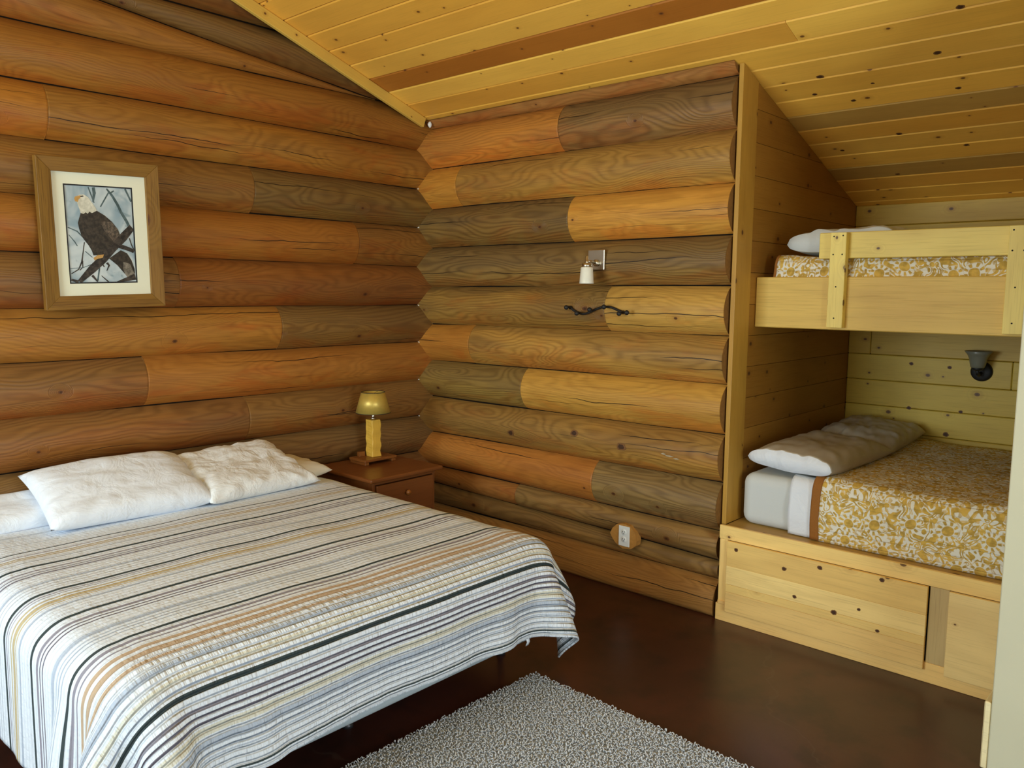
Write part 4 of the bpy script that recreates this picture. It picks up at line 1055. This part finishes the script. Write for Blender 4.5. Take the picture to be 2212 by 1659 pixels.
cf = drape('comforter', 2.735, MX1 - .01, MY1 - .02, MY0 - .016, MZ0 + .004, MZ1 + .018, .060, M['floral'], 'gold and white floral comforter spread on the lower bunk', 'comforter', .012, nx=80, seed=2)
bd = drape('binding', 2.700, 2.742, MY1 - .02, MY0 - .020, MZ0 + .006, MZ1 + .021, .062, M['binding'], None, None, .012, cf, nx=6, seed=2); bd['label'] = 'rust brown edge binding'

# two pillows in a row along the alcove side
pillow('pillow', .43, .78, .140, pose((2.580, .445, .826), -3, 3, 0), M['satin'], 'taupe satin pillow at the open front of the lower bunk, showing its pale end', 'lower bunk pillows', 11, wr=.007, pinch=.03, open_end=True)
pillow('pillow', .44, .70, .135, pose((2.580, 1.150, .832), 2, 4, 2), M['satin'], 'taupe satin pillow at the back of the lower bunk against the alcove wall', 'lower bunk pillows', 12, wr=.014, pinch=.06)

# bunk reading lamp on the alcove back wall
bl = empty('bunk_lamp', (3.047, ALC_Y1, 1.21), 'black wall lamp with upturned smoked glass shade on the alcove back wall', 'lamp')
YW = ALC_Y1 + .0
lathe('back_plate', [(.058, 0), (.056, .012), (.045, .018), (.018, .022)], M['iron'], bl, Matrix.Translation((3.047, YW - .0005, 1.212)) @ Matrix.Rotation(math.radians(90), 4, 'X'), 32)
tube('arm', [(3.047, YW - .02, 1.205), (3.046, YW - .06, 1.195), (3.045, YW - .092, 1.205), (3.045, YW - .098, 1.228)], .010, M['iron'], bl, 12)
LB2 = Matrix.Translation((3.045, YW - .098, 0))
lathe('socket_cup', [(.012, 1.222), (.028, 1.228), (.032, 1.240)], M['iron'], bl, LB2, 24)
lathe('glass_shade', [(.026, 1.236), (.036, 1.242), (.041, 1.262), (.046, 1.290), (.055, 1.312), (.073, 1.334), (.070, 1.335), (.052, 1.315), (.043, 1.290), (.038, 1.262), (.024, 1.242)], M['greyglass'], bl, LB2, 36, closed=True)

# ------------------------------------------------------------------ upper bunk
ub = empty('upper_bunk', (3.3, .9, 1.48), 'built-in pine upper bunk with a wide face board and guard rail', 'bunk bed')
UY = .200
box('face_board', 2.2860, XR2, UY, UY + .038, 1.478, 1.731, M['cedar'], ub, b=.004, color=tint(.58, .38, .10, .0), grain=0)
box('guard_rail', 2.600, XR2, UY, UY + .036, 1.817, 1.939, M['pine'], ub, b=.003, color=tint(.64, .48, .13, .0), grain=0)
for x0 in (2.668, 3.402):
    bk = box('rail_post', x0, x0 + .074, UY - .040, UY - .0005, 1.490, 1.936, M['pine'], ub, b=.0015, color=tint(.70, .54, .16, 0), grain=2)
    for (dx, z) in ((.016, 1.918), (.058, 1.921), (.016, 1.834), (.058, 1.834), (.036, 1.683), (.034, 1.535)):
        lathe('screw', [(.0035, 0), (.0035, .0008)], M['slot'], bk, Matrix.Translation((x0 + dx, UY - .040, z)) @ Matrix.Rotation(math.radians(90), 4, 'X'), 10)
box('platform', 2.2860, XR2, UY + .039, ALC_Y1 - .003, 1.60, 1.62, M['pine'], ub, b=.002, color=tint(.5, .34, .1, 0), grain=0)
for y in (UY + .06, ALC_Y1 - .06): box('ledger', 2.2860, XR2, y - .019, y + .019, 1.51, 1.5995, M['pine'], ub, b=.002, color=tint(.5, .34, .1, 0), grain=0)
um = soft_box('mattress', 2.36, ALC_X1 - .02, UY + .045, ALC_Y1 - .03, 1.6205, 1.80, .05, M['grey_cloth'], None, 4)
tag(um, 'mattress on the upper bunk, hidden by its comforter behind the face board', 'mattress')
uc = drape('comforter', 2.375, ALC_X1 - .03, ALC_Y1 - .06, UY + .043, 1.64, 1.822, .05, M['floral'], 'gold floral comforter on the upper bunk behind the guard rail', 'comforter', .010, nx=80, seed=8)
ub_b = drape('binding', 2.366, 2.378, ALC_Y1 - .06, UY + .041, 1.64, 1.824, .05, M['binding'], None, None, .010, uc, nx=4, seed=8); ub_b['label'] = 'rust brown edge binding'
pillow('pillow', .54, .72, .175, pose((2.690, .625, 1.893), -2, -2, -1), M['grey_cloth'], 'pale grey pillow on the upper bunk partly behind the guard rail', None, 21, wr=.008, pinch=.03, open_end=True)

# ------------------------------------------------------------------ rug
RX, RY, RA = 2.002, -1.176, math.radians(-1.6)
RW, RL, RT = 1.55, 2.30, .010
Mr = Matrix.Translation((RX, RY, 0)) @ Matrix.Rotation(RA, 4, 'Z')
t = NT('rug_backing'); t.base((.42, .44, .46), .95, .1); M['rugback'] = t.m
rug = from_bm('rug', bm_box(.004, RW - .004, -RL + .004, -.004, .0005, RT, .003), M['rugback'], None, M=Mr); tag(rug, 'pale grey shag rug lying on the dark floor at the foot of the big bed', 'rug')
def pile():
    n = 30000; rg = np.random.default_rng(5)
    gx, gy = int(math.sqrt(n * RW / RL)), int(math.sqrt(n * RL / RW))
    X, Y = np.meshgrid((np.arange(gx) + .5) / gx * RW, -(np.arange(gy) + .5) / gy * RL, indexing='ij')
    X = X.ravel() + rg.uniform(-.005, .005, X.size); Y = Y.ravel() + rg.uniform(-.005, .005, Y.size)
    n = X.size; a = rg.uniform(0, 2 * np.pi, n); L = rg.uniform(.010, .020, n); H = rg.uniform(.008, .016, n); cu = rg.uniform(-1.0, 1.0, n)
    segs, sides, r = 4, 3, .0026
    allv = []
    for k in range(segs + 1):
        f = k / segs
        ang_ = a + cu * (f - .5)
        cx = X + np.cos(ang_) * L * (f - .5); cy = Y + np.sin(ang_) * L * (f - .5); cz = RT - .002 + H * np.sin(np.pi * (f * .8 + .1))
        nx, ny = -np.sin(ang_), np.cos(ang_)
        for s_ in range(sides):
            th = 2 * np.pi * s_ / sides + .5
            allv.append(np.stack([cx + nx * r * np.cos(th), cy + ny * r * np.cos(th), cz + r * np.sin(th)], -1))
    Vv = np.stack(allv, 1).reshape(-1, 3)                             # n, (segs+1)*sides
    per = (segs + 1) * sides; f = []
    for k in range(segs):
        for s_ in range(sides):
            f.append((k * sides + s_, k * sides + (s_ + 1) % sides, (k + 1) * sides + (s_ + 1) % sides, (k + 1) * sides + s_))
    F = (np.array(f)[None] + (np.arange(n) * per)[:, None, None]).reshape(-1, 4)
    R3 = np.array(Mr.to_3x3()); Vv = Vv @ R3.T + np.array(Mr.translation)
    c = np.array([RX + RW / 2, RY - RL / 2, RT]); Vv = Vv - c
    me = bpy.data.meshes.new('pile'); me.vertices.add(len(Vv)); me.vertices.foreach_set('co', Vv.astype(np.float32).ravel())
    me.loops.add(F.size); me.loops.foreach_set('vertex_index', F.astype(np.int32).ravel())
    me.polygons.add(len(F)); me.polygons.foreach_set('loop_start', np.arange(0, F.size, 4, dtype=np.int32)); me.polygons.foreach_set('loop_total', np.full(len(F), 4, dtype=np.int32))
    me.update(calc_edges=True); me.polygons.foreach_set('use_smooth', [True] * len(F))
    t = NT('rug_pile'); nn = t.noise(t.obj(), 160.0, 2, .6); n2 = t.noise(t.obj(), 6.0, 3)
    c1 = t.mix(t.smooth(nn, .36, .64), (.48, .51, .55, 1), (.78, .81, .85, 1)); c1 = t.mix(t.math('MULTIPLY', n2, .25), c1, (.60, .63, .66, 1))
    t.base(c1, .95, .1); me.materials.append(t.m)
    o = bpy.data.objects.new('pile', me); link(o, rug, c); o['kind'] = 'stuff'
pile()

# ------------------------------------------------------------------ the bold knots one can point to in the boards and one log
KM = [simple('knot_heart', (.060, .026, .011), .55, .3, var=.5, scale=90), simple('knot_rim', (.19, .085, .026), .55, .3, var=.35, scale=120)]
def knot(c, n, along, ru, rv, parent, depth=.003, proud=.0004):
    """a dark branch plug let into a board: centre c, outward normal n, long axis along"""
    n = Vector(n).normalized(); a = Vector(along).normalized(); b = n.cross(a).normalized(); c = Vector(c)
    N = 14; V = []; F = []; fm = []
    jit = [random.uniform(.86, 1.14) for _ in range(N)]
    for (k, h) in ((1.0, -depth), (1.0, proud * .5), (.66, proud)):
        for i in range(N):
            t = 2 * math.pi * i / N
            V.append(c + a * (ru * k * jit[i] * math.cos(t)) + b * (rv * k * jit[i] * math.sin(t)) + n * h)
    V.append(c + n * proud)
    for i in range(N):
        j = (i + 1) % N
        F.append((i, j, N + j, N + i)); fm.append(1)
        F.append((N + i, N + j, 2 * N + j, 2 * N + i)); fm.append(1)
        F.append((2 * N + i, 2 * N + j, 3 * N)); fm.append(0)
    mk('knot', [tuple(v) for v in V], F, KM, parent, None, False, None, fm)
dr = bpy.data.objects['door']
for (x, z, r) in ((2.382, .390, .0095), (2.629, .353, .0105), (2.797, .398, .0105), (3.069, .409, .010), (2.685, .231, .009), (2.871, .206, .012), (2.979, .250, .007), (3.063, .175, .008)):
    knot((x, BF - .018, z), (0, -1, 0), (1, 0, 0), r * 1.15, r, dr)
for (x, z, ru) in ((.859, .783, .026), (1.348, .842, .028), (1.675, .808, .030)):
    dz = z - .81
    knot((x, -(.0775 - dz * dz / .29), z), (0, -math.cos(dz / .15), math.sin(dz / .15)), (1, 0, 0), ru, ru * .74, wall_back, .014, .0012)
for (x, z, r) in ((2.538, .850, .014), (2.882, .821, .014), (2.667, .960, .011), (2.953, .965, .010), (2.666, 1.231, .011), (2.877, 1.223, .010)):
    knot((x, ALC_Y1, z), (0, -1, 0), (1, 0, 0), r * 1.2, r, wall_ab)
cn_ = (0, -CS, -1)
for (x, y, r) in ((2.569, .181, .014), (3.084, .152, .013), (3.229, -.112, .013), (3.103, .435, .010), (2.647, .414, .010), (2.494, .315, .010), (2.757, .768, .012), (2.772, .298, .007), (2.435, .873, .009), (2.631, 1.194, .011), (3.030, .948, .011)):
    knot((x, y, ceil_z(y) - .0002), cn_, (1, 0, 0), r * 1.3, r, ceiling, .002, .0003)
